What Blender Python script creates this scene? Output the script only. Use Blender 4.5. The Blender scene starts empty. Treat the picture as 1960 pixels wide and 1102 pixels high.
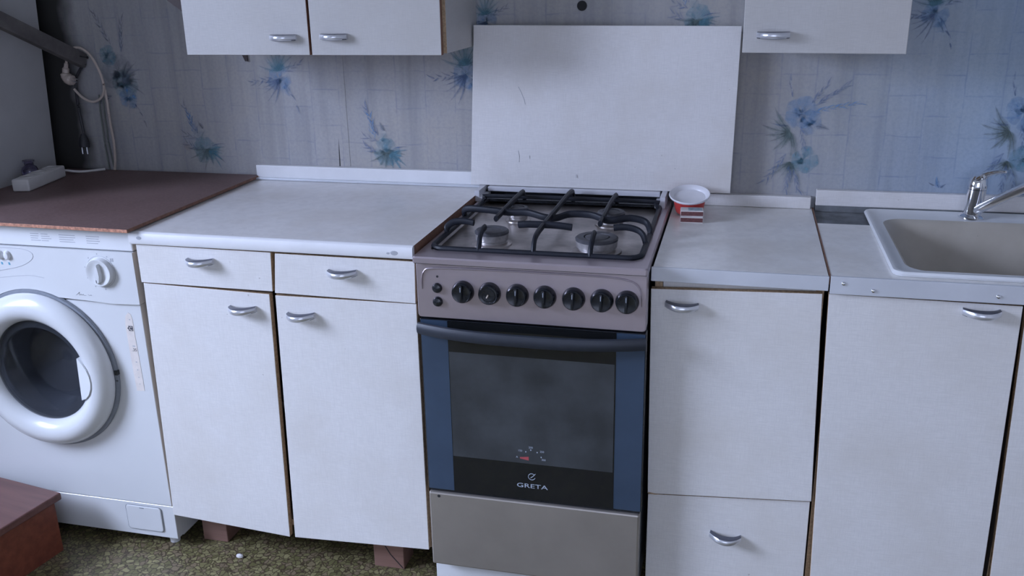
import bpy, bmesh, math, random
from mathutils import Vector, Matrix
random.seed(7)
PI = math.pi
C = bpy.context.scene.collection
S = bpy.context.scene

# ------------------------------------------------------------------ camera
cam_d = bpy.data.cameras.new('camera'); cam = bpy.data.objects.new('camera', cam_d); C.objects.link(cam)
Rr = Vector((0.9711492, 0.2377866, -0.0180768)); Ru = Vector((-0.0596779, 0.3157217, 0.9469733)); Rf = Vector((-0.2308848, 0.9185735, -0.3208035))
m = Matrix(((Rr.x, Ru.x, -Rf.x, 0.6645), (Rr.y, Ru.y, -Rf.y, -2.40645), (Rr.z, Ru.z, -Rf.z, 1.41275), (0, 0, 0, 1)))
cam.matrix_world = m
cam_d.sensor_width = 36; cam_d.lens = 1768.27 * 36 / 1960; cam_d.clip_start = .02
S.camera = cam
# ------------------------------------------------------------------ light and exposure
w = bpy.data.worlds.new('sky'); S.world = w; w.use_nodes = True
w.node_tree.nodes['Background'].inputs[0].default_value = (.62, .72, 1, 1)
w.node_tree.nodes['Background'].inputs[1].default_value = 1.0
WIN = dict(y0=-2.75, y1=-1.2, z0=.85, z1=2.1, x=-1.95)
def area(name, loc, rot, sx, sy, power, col):
    l = bpy.data.lights.new(name, 'AREA'); l.shape = 'RECTANGLE'; l.size = sx; l.size_y = sy; l.energy = power; l.color = col
    o = bpy.data.objects.new(name, l); C.objects.link(o); o.location = loc; o.rotation_euler = rot; return o
# bright overcast sky seen through the window, coming in from above
area('window_daylight', (-2.95, -2.0, 2.5), (0, -math.radians(58), 0), 2.2, 2.2, 385, (.60, .70, 1))
area('rear_fill_light', (.9, -3.55, 1.3), (PI / 2, 0, 0), 1.8, 1.6, 4.0, (.72, .74, .98))  # fill light added behind the camera, outside the made-up glazed door
S.view_settings.view_transform = 'Standard'; S.view_settings.look = 'None'; S.view_settings.gamma = 1
S.view_settings.use_curve_mapping = False; S.view_settings.exposure = 1.05

# ------------------------------------------------------------------ materials
def new_mat(name):
    mt = bpy.data.materials.new(name); mt.use_nodes = True
    nt = mt.node_tree; return mt, nt, nt.nodes['Principled BSDF']
def N(nt, t, **kw):
    n = nt.nodes.new(t)
    for k, v in kw.items(): setattr(n, k, v)
    return n
def coords(nt, scale=(1, 1, 1), out='Object'):
    tc = N(nt, 'ShaderNodeTexCoord'); mp = N(nt, 'ShaderNodeMapping'); mp.inputs['Scale'].default_value = scale
    nt.links.new(tc.outputs[out], mp.inputs['Vector']); return mp.outputs['Vector']
def mixc(nt, fac, a, b, blend='MIX'):
    n = N(nt, 'ShaderNodeMix', data_type='RGBA', blend_type=blend)
    for sock, v in ((n.inputs[0], fac), (n.inputs[6], a), (n.inputs[7], b)):
        if hasattr(v, 'is_output'): nt.links.new(v, sock)
        elif isinstance(v, (int, float)): sock.default_value = v
        else: sock.default_value = (*v, 1)
    return n.outputs[2]
def ramp(nt, src, stops):
    r = N(nt, 'ShaderNodeValToRGB'); nt.links.new(src, r.inputs[0])
    e = r.color_ramp.elements
    while len(e) < len(stops): e.new(.5)
    for i, (p, c) in enumerate(stops):
        e[i].position = p; e[i].color = (c, c, c, 1) if isinstance(c, (int, float)) else (*c, 1)
    return r.outputs[0]
def noise(nt, vec, scale, detail=4, rough=.6):
    n = N(nt, 'ShaderNodeTexNoise'); n.inputs['Scale'].default_value = scale; n.inputs['Detail'].default_value = detail
    n.inputs['Roughness'].default_value = rough; nt.links.new(vec, n.inputs['Vector']); return n.outputs[0]
def bump(nt, h, b, strength=.2, dist=.001):
    n = N(nt, 'ShaderNodeBump'); n.inputs['Strength'].default_value = strength; n.inputs['Distance'].default_value = dist
    nt.links.new(h, n.inputs['Height']); nt.links.new(n.outputs[0], b.inputs['Normal'])
def plain(name, col, rough=.5, metal=0, var=.12, scale=30, bumps=0, spec=.5):
    mt, nt, b = new_mat(name); v = coords(nt)
    n = noise(nt, v, scale)
    c = mixc(nt, ramp(nt, n, [(.3, 0), (.7, 1)]), [x * (1 - var) for x in col], [min(1, x * (1 + var)) for x in col])
    nt.links.new(c, b.inputs['Base Color']); b.inputs['Roughness'].default_value = rough; b.inputs['Metallic'].default_value = metal
    b.inputs['Specular IOR Level'].default_value = spec
    if bumps: bump(nt, noise(nt, v, scale * 6), b, bumps)
    return mt
def linen(name, col, dirt=.12, rough=.42):
    """white laminate with a fine woven print"""
    mt, nt, b = new_mat(name)
    h = noise(nt, coords(nt, (40, 40, 900)), 1, 3); vv = noise(nt, coords(nt, (900, 900, 40)), 1, 3)
    big = noise(nt, coords(nt), 5, 5); spots = noise(nt, coords(nt), 60, 2)
    d = [x * .86 for x in col]
    c = mixc(nt, ramp(nt, h, [(.42, 0), (.62, .6)]), col, d)
    c = mixc(nt, ramp(nt, vv, [(.45, 0), (.65, .55)]), c, d)
    c = mixc(nt, ramp(nt, big, [(.45, 0), (.75, dirt * 4)]), c, [col[0] * .8, col[1] * .77, col[2] * .72])
    c = mixc(nt, ramp(nt, spots, [(.76, 0), (.79, .5)]), c, (.25, .22, .2))
    nt.links.new(c, b.inputs['Base Color']); b.inputs['Roughness'].default_value = rough
    return mt
M = {}
M['laminate'] = linen('white_linen_laminate', (.76, .745, .73))
M['laminate_top'] = linen('worn_white_worktop', (.78, .76, .75), .2, .3)
M['laminate_lit'] = linen('lightened_white_worktop', (.88, .865, .84), .2, .3)  # worktop laminate, colour lightened in place of missing overhead light
M['laminate_panel'] = linen('white_board_laminate', (.73, .71, .70), .16, .5)
M['laminate_upper'] = linen('dimmed_wall_cabinet_laminate', (.52, .505, .49), .1)  # white laminate, colour darkened for the weaker light on the wall cabinets
M['edge_white'] = plain('white_edge_strip', (.76, .76, .77), .35, var=.04, scale=12)
M['edge_alu'] = plain('pale_metal_edge_strip', (.62, .64, .68), .38, .25, var=.05, scale=12)
M['chipboard'] = plain('raw_chipboard_edge', (.42, .30, .19), .8, var=.35, scale=180, bumps=.3)
M['edge_brown'] = plain('brown_banded_edge', (.22, .11, .07), .6, var=.25, scale=80)
M['dark_inside'] = plain('dark_cabinet_inside', (.16, .14, .13), .8)
M['steel'] = plain('brushed_steel', (.46, .395, .42), .36, .75, var=.06, scale=8)
M['steel_drawer'] = plain('brushed_steel_drawer', (.41, .375, .34), .42, .7, var=.08, scale=6)
M['steel_dirty'] = plain('greasy_hob_steel', (.40, .36, .34), .3, .7, var=.4, scale=14)
M['enamel_black'] = plain('black_cast_grate', (.012, .014, .021), .5, var=.3, bumps=.15, spec=.3)
M['black_plastic'] = plain('black_plastic', (.012, .014, .018), .22)
M['handle_plastic'] = plain('satin_dark_handle', (.020, .025, .036), .5)
M['bright_steel'] = plain('bright_worn_steel', (.62, .62, .66), .35, .1, var=.06)
M['satin'] = plain('satin_handle_metal', (.74, .75, .79), .28, .75, var=.05)
M['handle_reflection'] = plain('handle_dark_reflection', (.10, .105, .13), .35, .3)  # same metal; dark reflection painted on top and underside of the handle
M['chrome'] = plain('chrome', (.80, .81, .84), .1, 1, var=.05)
M['burner'] = plain('burner_aluminium', (.52, .50, .50), .38, .7, var=.3, scale=50)
M['cap'] = plain('burnt_burner_cap', (.075, .075, .085), .55, .2, var=.3, scale=60)
M['washer'] = plain('white_washer_enamel', (.64, .65, .655), .22, var=.02, scale=4)
M['washer_old'] = plain('yellowed_white_plastic', (.70, .71, .72), .35, var=.04, scale=6)
M['grey_plastic'] = plain('grey_plastic', (.22, .24, .27), .45)
M['print_grey'] = plain('grey_print', (.40, .41, .44), .6)
M['print_dark'] = plain('dark_print', (.08, .08, .09), .6)
M['print_light'] = plain('pale_print_on_glass', (.42, .47, .55), .5)
M['print_red'] = plain('red_print_on_glass', (.45, .08, .09), .5)
M['print_blue'] = plain('blue_print', (.10, .30, .42), .5)
M['paper'] = plain('peeling_sticker_paper', (.68, .62, .57), .8, var=.08, scale=40)
M['glass_black'] = plain('black_oven_glass', (.010, .011, .012), .06, var=.1, scale=5)
M['glass_band'] = plain('oven_glass_band_reflection', (.042, .066, .105), .14, var=.12, scale=5)  # blue of the side bands is a room reflection painted into the glass
M['glass_window'] = plain('dusty_oven_window', (.045, .050, .055), .3, var=.35, scale=9)
M['drum'] = plain('steel_drum', (.10, .105, .12), .5, .5, var=.3, scale=20)
M['rubber'] = plain('dark_rubber_seal', (.06, .065, .075), .5)
M['red_plastic'] = plain('red_plastic_cup', (.52, .055, .05), .35, var=.2)
M['white_plastic'] = plain('white_plastic', (.72, .71, .74), .3, var=.04)
M['beige_plastic'] = plain('beige_plastic', (.52, .44, .38), .45, var=.08)
M['dull_cable'] = plain('dull_green_grey_cable', (.16, .175, .16), .6)
M['black_cable'] = plain('black_cable', (.03, .03, .035), .5)
M['strip_white'] = plain('old_white_power_strip', (.62, .60, .58), .45, var=.05)
M['old_wood'] = plain('old_grey_wood', (.115, .105, .10), .75, var=.3, scale=20, bumps=.2)
M['dark_wood'] = plain('dark_stained_wood', (.05, .036, .034), .7)
M['concrete'] = plain('dark_bare_board', (.16, .17, .18), .8, var=.35, scale=18, bumps=.3)
M['paint'] = plain('pale_wall_paint', (.55, .54, .52), .8); M['ceiling'] = plain('white_ceiling', (.76, .76, .76), .9)
M['tall'] = plain('grey_cabinet_side', (.46, .455, .45), .6, var=.06, scale=8)
M['sulphur'] = plain('brown_striking_side', (.14, .055, .055), .9, var=.2, scale=300)
M['box_paper'] = plain('matchbox_card', (.66, .62, .60), .7, var=.06)
M['box_picture'] = plain('faded_blue_matchbox_print', (.30, .38, .42), .6, var=.3, scale=90)
M['black_hole'] = plain('matt_black', (.02, .02, .022), .8)
M['cap_violet'] = plain('grey_violet_cap', (.34, .32, .40), .3)
M['crumb'] = plain('white_crumb', (.65, .63, .62), .8)

def mk_enamel():
    mt, nt, b = new_mat('stained_sink_enamel'); v = coords(nt)
    n = noise(nt, v, 7, 5); s = noise(nt, v, 45, 1)
    c = mixc(nt, ramp(nt, n, [(.4, 0), (.7, .6)]), (.66, .64, .60), (.52, .47, .40))
    c = mixc(nt, ramp(nt, s, [(.77, 0), (.79, .8)]), c, (.10, .08, .07))
    nt.links.new(c, b.inputs['Base Color']); b.inputs['Roughness'].default_value = .22; return mt
M['enamel'] = mk_enamel()
def mk_basin():
    mt, nt, b = new_mat('mottled_tan_basin'); v = coords(nt)  # tan and brown mottling with scattered dark specks
    n = noise(nt, v, 6, 5); s = noise(nt, v, 40, 1)
    c = mixc(nt, ramp(nt, n, [(.35, 0), (.7, .7)]), (.50, .46, .40), (.36, .32, .26))
    c = mixc(nt, ramp(nt, s, [(.77, 0), (.79, .8)]), c, (.10, .08, .07))
    nt.links.new(c, b.inputs['Base Color']); b.inputs['Roughness'].default_value = .3; return mt
M['basin'] = mk_basin()
def mk_board():
    mt, nt, b = new_mat('red_brown_hardboard'); v = coords(nt)
    n = noise(nt, v, 4, 5); f = noise(nt, v, 160, 3)
    c = mixc(nt, ramp(nt, n, [(.3, 0), (.7, 1)]), (.165, .105, .10), (.115, .066, .058))
    c = mixc(nt, ramp(nt, f, [(.35, 0), (.7, .5)]), c, (.21, .145, .135))
    nt.links.new(c, b.inputs['Base Color']); b.inputs['Roughness'].default_value = .55
    bump(nt, f, b, .15); return mt
M['board'] = mk_board()
M['board_edge'] = plain('chipped_board_edge', (.42, .20, .13), .8, var=.5, scale=140, bumps=.4)
def mk_stool(name, a, d):
    mt, nt, b = new_mat(name); v = coords(nt, (3, 40, 40))
    n = noise(nt, v, 1, 4)
    c = mixc(nt, ramp(nt, n, [(.35, 0), (.65, 1)]), a, d)
    nt.links.new(c, b.inputs['Base Color']); b.inputs['Roughness'].default_value = .4; return mt
M['stool_top'] = mk_stool('red_brown_wood_grain', (.145, .062, .052), (.10, .040, .033))
M['stool_side'] = mk_stool('orange_brown_wood', (.20, .055, .03), (.14, .035, .02))
M['block'] = mk_stool('sawn_wood_block', (.26, .15, .12), (.20, .11, .085))
def mk_wallpaper():
    mt, nt, b = new_mat('faded_blue_wallpaper')
    tc = N(nt, 'ShaderNodeTexCoord'); sx = N(nt, 'ShaderNodeSeparateXYZ'); nt.links.new(tc.outputs['Object'], sx.inputs[0])
    wob = N(nt, 'ShaderNodeTexNoise'); wob.inputs['Scale'].default_value = 14; nt.links.new(tc.outputs['Object'], wob.inputs['Vector'])
    def add(a, k):
        mm = N(nt, 'ShaderNodeMath', operation='MULTIPLY_ADD'); nt.links.new(wob.outputs[0], mm.inputs[0]); mm.inputs[1].default_value = k
        nt.links.new(a, mm.inputs[2]); return mm.outputs[0]
    cb = N(nt, 'ShaderNodeCombineXYZ'); nt.links.new(add(sx.outputs['Z'], .012), cb.inputs[0]); nt.links.new(add(sx.outputs['X'], .008), cb.inputs[1])
    br = N(nt, 'ShaderNodeTexBrick'); nt.links.new(cb.outputs[0], br.inputs['Vector'])
    br.offset = .5; br.inputs['Color1'].default_value = (0, 0, 0, 1); br.inputs['Color2'].default_value = (.35, .35, .35, 1); br.inputs['Mortar'].default_value = (1, 1, 1, 1)
    br.inputs['Scale'].default_value = 1; br.inputs['Brick Width'].default_value = .098; br.inputs['Row Height'].default_value = .084
    br.inputs['Mortar Size'].default_value = .0032; br.inputs['Mortar Smooth'].default_value = 1
    v = coords(nt); big = noise(nt, v, 2.3, 6, .65); mid = noise(nt, v, 16, 4); fine = noise(nt, v, 120, 3); vst = noise(nt, coords(nt, (26, 26, 1.5)), 1, 4)
    c = mixc(nt, ramp(nt, big, [(.38, 0), (.62, 1)]), (.38, .375, .385), (.40, .375, .345))
    c = mixc(nt, ramp(nt, mid, [(.35, 0), (.75, .45)]), c, (.44, .43, .425))
    c = mixc(nt, ramp(nt, vst, [(.45, 0), (.75, .6)]), c, (.25, .25, .25))
    c = mixc(nt, ramp(nt, fine, [(.4, 0), (.8, .35)]), c, (.20, .22, .26))
    line = N(nt, 'ShaderNodeMath', operation='MULTIPLY'); nt.links.new(br.outputs['Color'], line.inputs[0])
    nt.links.new(ramp(nt, mid, [(.38, .05), (.62, .52)]), line.inputs[1])
    c = mixc(nt, line.outputs[0], c, (.17, .20, .27))
    st = noise(nt, v, 9, 1); c = mixc(nt, ramp(nt, st, [(.74, 0), (.80, .5)]), c, (.22, .17, .13))
    mr = N(nt, 'ShaderNodeMapRange'); nt.links.new(add(sx.outputs['X'], .02), mr.inputs[0]); mr.inputs[1].default_value = .75; mr.inputs[2].default_value = 1.25
    c = mixc(nt, mr.outputs[0], c, (.88, 1.12, 1.40), 'MULTIPLY')
    corner_shade = N(nt, 'ShaderNodeMapRange'); nt.links.new(add(sx.outputs['X'], .05), corner_shade.inputs[0]); corner_shade.inputs[1].default_value = -1.205; corner_shade.inputs[2].default_value = -1.262  # tall cabinet's shadow painted into the paper colour at the left corner
    c = mixc(nt, corner_shade.outputs[0], c, (.035, .034, .032))
    nt.links.new(c, b.inputs['Base Color']); b.inputs['Roughness'].default_value = .7
    bump(nt, fine, b, .12); return mt
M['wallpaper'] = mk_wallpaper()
def mk_lino():
    mt, nt, b = new_mat('olive_pebble_linoleum'); v = coords(nt)
    vn = N(nt, 'ShaderNodeTexNoise'); vn.inputs['Scale'].default_value = 40; nt.links.new(v, vn.inputs['Vector'])
    vm = N(nt, 'ShaderNodeVectorMath', operation='MULTIPLY_ADD'); nt.links.new(vn.outputs['Color'], vm.inputs[0]); vm.inputs[1].default_value = (.022, .022, .022); nt.links.new(v, vm.inputs[2])
    vo = N(nt, 'ShaderNodeTexVoronoi', feature='DISTANCE_TO_EDGE'); vo.inputs['Scale'].default_value = 75; nt.links.new(vm.outputs[0], vo.inputs['Vector'])
    vc = N(nt, 'ShaderNodeTexVoronoi'); vc.inputs['Scale'].default_value = 75; nt.links.new(vm.outputs[0], vc.inputs['Vector'])
    sp = N(nt, 'ShaderNodeSeparateColor'); nt.links.new(vc.outputs['Color'], sp.inputs[0])
    c = mixc(nt, ramp(nt, sp.outputs[0], [(.1, 0), (.9, 1)]), (.115, .105, .042), (.245, .22, .105))
    c = mixc(nt, ramp(nt, sp.outputs[1], [(.72, 0), (.82, .8)]), c, (.17, .125, .08))
    c = mixc(nt, ramp(nt, vo.outputs[0], [(.02, 1), (.13, 0)]), c, (.052, .036, .020))
    nt.links.new(c, b.inputs['Base Color']); b.inputs['Roughness'].default_value = .5
    bump(nt, vo.outputs[0], b, .3); return mt
M['lino'] = mk_lino()
def mk_flower():
    mt, nt, b = new_mat('watercolour_flower_print')
    at = N(nt, 'ShaderNodeAttribute', attribute_name='Tint'); nt.links.new(at.outputs['Color'], b.inputs['Base Color'])
    n = noise(nt, coords(nt), 60, 3); mu = N(nt, 'ShaderNodeMath', operation='MULTIPLY')
    nt.links.new(ramp(nt, n, [(.3, .35), (.65, 1)]), mu.inputs[0]); nt.links.new(at.outputs['Alpha'], mu.inputs[1])
    nt.links.new(mu.outputs[0], b.inputs['Alpha']); b.inputs['Roughness'].default_value = .7; return mt
M['flower'] = mk_flower()
def mk_glass(name, col, rough=.03):
    mt, nt, b = new_mat(name)
    b.inputs['Base Color'].default_value = (*col, 1); b.inputs['Roughness'].default_value = rough
    b.inputs['Transmission Weight'].default_value = 1; b.inputs['IOR'].default_value = 1.45; return mt
M['pane'] = plain('thin_window_glass', (.8, .85, .9), .05); M['pane'].node_tree.nodes['Principled BSDF'].inputs['Alpha'].default_value = .1
M['glass'] = mk_glass('clear_glass', (.85, .88, .92)); M['glass_violet'] = mk_glass('violet_jar_glass', (.55, .52, .70), .08)
M['glass_door'] = plain('smoky_washer_door_glass', (.050, .056, .068), .10); M['glass_door'].node_tree.nodes['Principled BSDF'].inputs['Alpha'].default_value = .55

# ------------------------------------------------------------------ mesh helpers
def box(bm, x0, x1, y0, y1, z0, z1, bev=0, seg=2):
    vs = [bm.verts.new(p) for p in ((x0, y0, z0), (x1, y0, z0), (x1, y1, z0), (x0, y1, z0), (x0, y0, z1), (x1, y0, z1), (x1, y1, z1), (x0, y1, z1))]
    fs = [bm.faces.new([vs[i] for i in f]) for f in ((3, 2, 1, 0), (4, 5, 6, 7), (0, 1, 5, 4), (1, 2, 6, 5), (2, 3, 7, 6), (3, 0, 4, 7))]
    if bev:
        es = list({e for f in fs for e in f.edges})
        bmesh.ops.bevel(bm, geom=es, offset=bev, segments=seg, affect='EDGES', profile=.5)
    return vs
def hexa(bm, p, bev=0):
    """p: 4 bottom corners then 4 top corners, both counter-clockwise from above"""
    vs = [bm.verts.new(q) for q in p]
    fs = [bm.faces.new([vs[i] for i in f]) for f in ((3, 2, 1, 0), (4, 5, 6, 7), (0, 1, 5, 4), (1, 2, 6, 5), (2, 3, 7, 6), (3, 0, 4, 7))]
    if bev:
        bmesh.ops.bevel(bm, geom=list({e for f in fs for e in f.edges}), offset=bev, segments=2, affect='EDGES', profile=.5)
def lathe(bm, prof, seg=32, mat=None, cap0=True, cap1=True):
    """prof: (radius, height) along local z; mat transforms"""
    mat = mat or Matrix(); rings = []
    for r, h in prof:
        rings.append([bm.verts.new(mat @ Vector((max(r, 1e-5) * math.cos(2 * PI * i / seg), max(r, 1e-5) * math.sin(2 * PI * i / seg), h))) for i in range(seg)])
    for a, b in zip(rings, rings[1:]):
        for i in range(seg): bm.faces.new((a[i], a[(i + 1) % seg], b[(i + 1) % seg], b[i]))
    if cap0: bm.faces.new(rings[0][::-1])
    if cap1: bm.faces.new(rings[-1])
def tube(bm, pts, rad, seg=10, caps=True, flat=None):
    """sweep along pts; rad a number or list; flat=(a,b) scales the section"""
    pts = [Vector(p) for p in pts]; n = len(pts); rings = []
    up = Vector((0, 0, 1))
    for i, p in enumerate(pts):
        t = (pts[min(i + 1, n - 1)] - pts[max(i - 1, 0)]).normalized()
        a = t.cross(up)
        if a.length < 1e-3: a = t.cross(Vector((0, 1, 0)))
        a.normalize(); b = a.cross(t).normalized()
        r = rad[i] if isinstance(rad, (list, tuple)) else rad
        fa, fb = flat or (1, 1)
        rings.append([bm.verts.new(p + a * (r * fa * math.cos(2 * PI * k / seg)) + b * (r * fb * math.sin(2 * PI * k / seg))) for k in range(seg)])
    for q, s in zip(rings, rings[1:]):
        for k in range(seg): bm.faces.new((q[k], q[(k + 1) % seg], s[(k + 1) % seg], s[k]))
    if caps: bm.faces.new(rings[0][::-1]); bm.faces.new(rings[-1])
def spline(pts, n=8):
    pts = [Vector(p) for p in pts]; out = []
    P = [pts[0]] + pts + [pts[-1]]
    for i in range(1, len(P) - 2):
        a, b, c, d = P[i - 1:i + 3]
        for k in range(n):
            t = k / n
            out.append(.5 * ((2 * b) + (c - a) * t + (2 * a - 5 * b + 4 * c - d) * t * t + (3 * b - a - 3 * c + d) * t ** 3))
    out.append(pts[-1]); return out
def poly_prism(bm, pts, y0, y1):
    """pts (x,z) outline extruded from y0 (front) to y1"""
    f = [bm.verts.new((x, y0, z)) for x, z in pts]; g = [bm.verts.new((x, y1, z)) for x, z in pts]
    bm.faces.new(f); bm.faces.new(g[::-1]); n = len(pts)
    for i in range(n): bm.faces.new((f[i], g[i], g[(i + 1) % n], f[(i + 1) % n]))
def obj(name, bm, mat, parent=None, smooth=False, label=None, loc=None):
    bmesh.ops.recalc_face_normals(bm, faces=bm.faces[:])
    me = bpy.data.meshes.new(name); bm.to_mesh(me); bm.free()
    mats = mat if isinstance(mat, (list, tuple)) else [mat]
    for q in mats: me.materials.append(q)
    if smooth:
        for p in me.polygons: p.use_smooth = True
        try: me.set_sharp_from_angle(angle=math.radians(35))
        except Exception: pass
    o = bpy.data.objects.new(name, me); C.objects.link(o)
    if loc: o.location = loc
    if parent: o.parent = parent
    if label: o['label'] = label
    return o
def rel(bm, o):
    """shift a mesh built in world space into the frame of an unrotated root at o"""
    bmesh.ops.translate(bm, verts=bm.verts[:], vec=-Vector(o)); return bm
def thing(name, label, cat, loc=(0, 0, 0), rotz=0, group=None):
    o = bpy.data.objects.new(name, None); C.objects.link(o); o.location = loc; o.rotation_euler = (0, 0, rotz); o.empty_display_size = .05
    o['label'] = label; o['category'] = cat
    if group: o['group'] = group
    return o
def tag(o, label, cat, group=None):
    o['label'] = label; o['category'] = cat
    if group: o['group'] = group
    return o
def struct(name, bm, mat, parent=None):
    o = obj(name, bm, mat, parent)
    if not parent: o['kind'] = 'structure'
    return o
def B(*a, **k):
    bm = bmesh.new(); box(bm, *a, **k); return bm
class Root:
    """parts are given in world space; the root sits at the thing's base"""
    def __init__(s, name, label, cat, loc, group=None):
        s.loc = Vector(loc); s.o = thing(name, label, cat, loc, 0, group)
    def part(s, name, bm, mat, parent=None, smooth=False, label=None):
        return obj(name, rel(bm, s.loc), mat, parent or s.o, smooth, label)
def text_part(body, size, mat, parent, xyz, name='lettering', sx=1, shear=0, rot=(PI / 2, 0, 0)):
    cu = bpy.data.curves.new(name, 'FONT'); cu.body = body; cu.size = size; cu.align_x = 'CENTER'; cu.extrude = .0001; cu.shear = shear; cu.resolution_u = 3
    t = bpy.data.objects.new(name, cu); C.objects.link(t)
    dg = bpy.context.evaluated_depsgraph_get(); me = bpy.data.meshes.new_from_object(t.evaluated_get(dg))
    bpy.data.objects.remove(t)
    me.materials.clear(); me.materials.append(mat)
    o = bpy.data.objects.new(name, me); C.objects.link(o); o.parent = parent
    o.location = xyz; o.rotation_euler = rot; o.scale = (sx, 1, 1); return o

# ------------------------------------------------------------------ the room
XL, XRm, YF, H = -1.95, 2.35, -3.4, 2.55
struct('floor', B(XL - .1, XRm + .1, YF - .1, .1, -.1, 0), M['lino'])
struct('ceiling', B(XL - .1, XRm + .1, YF - .1, .1, H, H + .1), M['ceiling'])
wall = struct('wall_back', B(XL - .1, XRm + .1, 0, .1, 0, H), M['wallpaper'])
struct('wall_right', B(XRm, XRm + .1, YF, 0, 0, H), M['paint'])
bm = bmesh.new()
box(bm, XL, 0.0, YF - .1, YF, 0, H); box(bm, 0.0, 1.8, YF - .1, YF, 2.1, H); box(bm, 1.8, XRm, YF - .1, YF, 0, H)
struct('wall_front', bm, M['paint'])
bm = bmesh.new(); box(bm, 0.0, 1.8, YF - .07, YF - .03, 0, .5); box(bm, 0.0, 1.8, YF - .07, YF - .03, 2.02, 2.1)
for x in (0.0, .86, 1.72): box(bm, x, x + .08, YF - .07, YF - .03, .5, 2.02)
d1 = struct('fill_door', bm, M['edge_white'])                       # unseen door behind the camera, glazing made up for the fill light
obj('pane', B(.07, 1.73, YF - .052, YF - .048, .49, 2.03), M['pane'], d1)  # unseen glazing made up for the fill light
bm = bmesh.new(); W = WIN
box(bm, XL - .1, XL, YF, W['y0'], 0, H); box(bm, XL - .1, XL, W['y1'], 0, 0, H)
box(bm, XL - .1, XL, W['y0'], W['y1'], 0, W['z0']); box(bm, XL - .1, XL, W['y0'], W['y1'], W['z1'], H)
struct('wall_left', bm, M['paint'])
bm = bmesh.new(); f = .05
box(bm, XL - .07, XL - .03, W['y0'], W['y1'], W['z0'], W['z0'] + f); box(bm, XL - .07, XL - .03, W['y0'], W['y1'], W['z1'] - f, W['z1'])
for y in (W['y0'], (W['y0'] + W['y1']) / 2 - f / 2, W['y1'] - f): box(bm, XL - .07, XL - .03, y, y + f, W['z0'] + f, W['z1'] - f)
wn = struct('window_1', bm, M['edge_white'])
obj('pane', B(XL - .052, XL - .048, W['y0'] + .02, W['y1'] - .02, W['z0'] + .02, W['z1'] - .02), M['pane'], wn)

# wallpaper: overlapping sheets, seams, hole and printed flowers -------------
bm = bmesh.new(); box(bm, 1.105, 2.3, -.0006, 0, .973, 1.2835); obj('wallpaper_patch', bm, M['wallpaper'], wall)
bm = bmesh.new(); poly_prism(bm, [(-.4395, .89), (-.437, .89), (-.4345, .95), (-.433, .995), (-.4345, .995), (-.4375, .95)], -.0008, 0); obj('wallpaper_tear', bm, M['black_hole'], wall)
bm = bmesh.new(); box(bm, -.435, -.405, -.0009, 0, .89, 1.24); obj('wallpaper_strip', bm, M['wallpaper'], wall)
bm = bmesh.new(); lathe(bm, [(.0085, -.001), (.0125, -.001), (.0125, .0035), (.0085, .0035)], 24, Matrix.Translation((.256, 0, 1.336)) @ Matrix.Rotation(PI / 2, 4, 'X'), False, False)
lathe(bm, [(.0115, -.001), (.0115, .0015)], 24, Matrix.Translation((.256, 0, 1.336)) @ Matrix.Rotation(PI / 2, 4, 'X'))
obj('pipe_hole', bm, M['black_hole'], wall, label='round black pipe hole, built as a disc, high on the wallpaper')  # dark of the pipe hole drawn as a short black disc

BLUE, DEEP, TEAL, GREEN, GREY = (.17, .34, .58), (.12, .19, .35), (.15, .34, .44), (.19, .26, .26), (.17, .22, .30)
def leafshape(bm, lay, cx, cz, ang, L, Wd, col, a, y, seg=8, edge=.15, tip=.5):
    ca, sa = math.cos(ang), math.sin(ang); mid = []; l = []; r = []
    for i in range(seg + 1):
        t = i / seg; wd = Wd * math.sin(PI * t ** tip) if 0 < t < 1 else 0
        for arr, s in ((mid, 0), (l, 1), (r, -1)):
            u, v = t * L, s * wd * (1 + .15 * random.uniform(-1, 1)) + .06 * L * math.sin(PI * t)
            arr.append(bm.verts.new((cx + u * ca - v * sa, y, cz + u * sa + v * ca)))
    for i in range(seg):
        for q in (l, r):
            f = bm.faces.new((mid[i], mid[i + 1], q[i + 1], q[i]))
            for lp in f.loops:
                lp[lay] = (*col, a if lp.vert in mid else a * edge)
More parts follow.
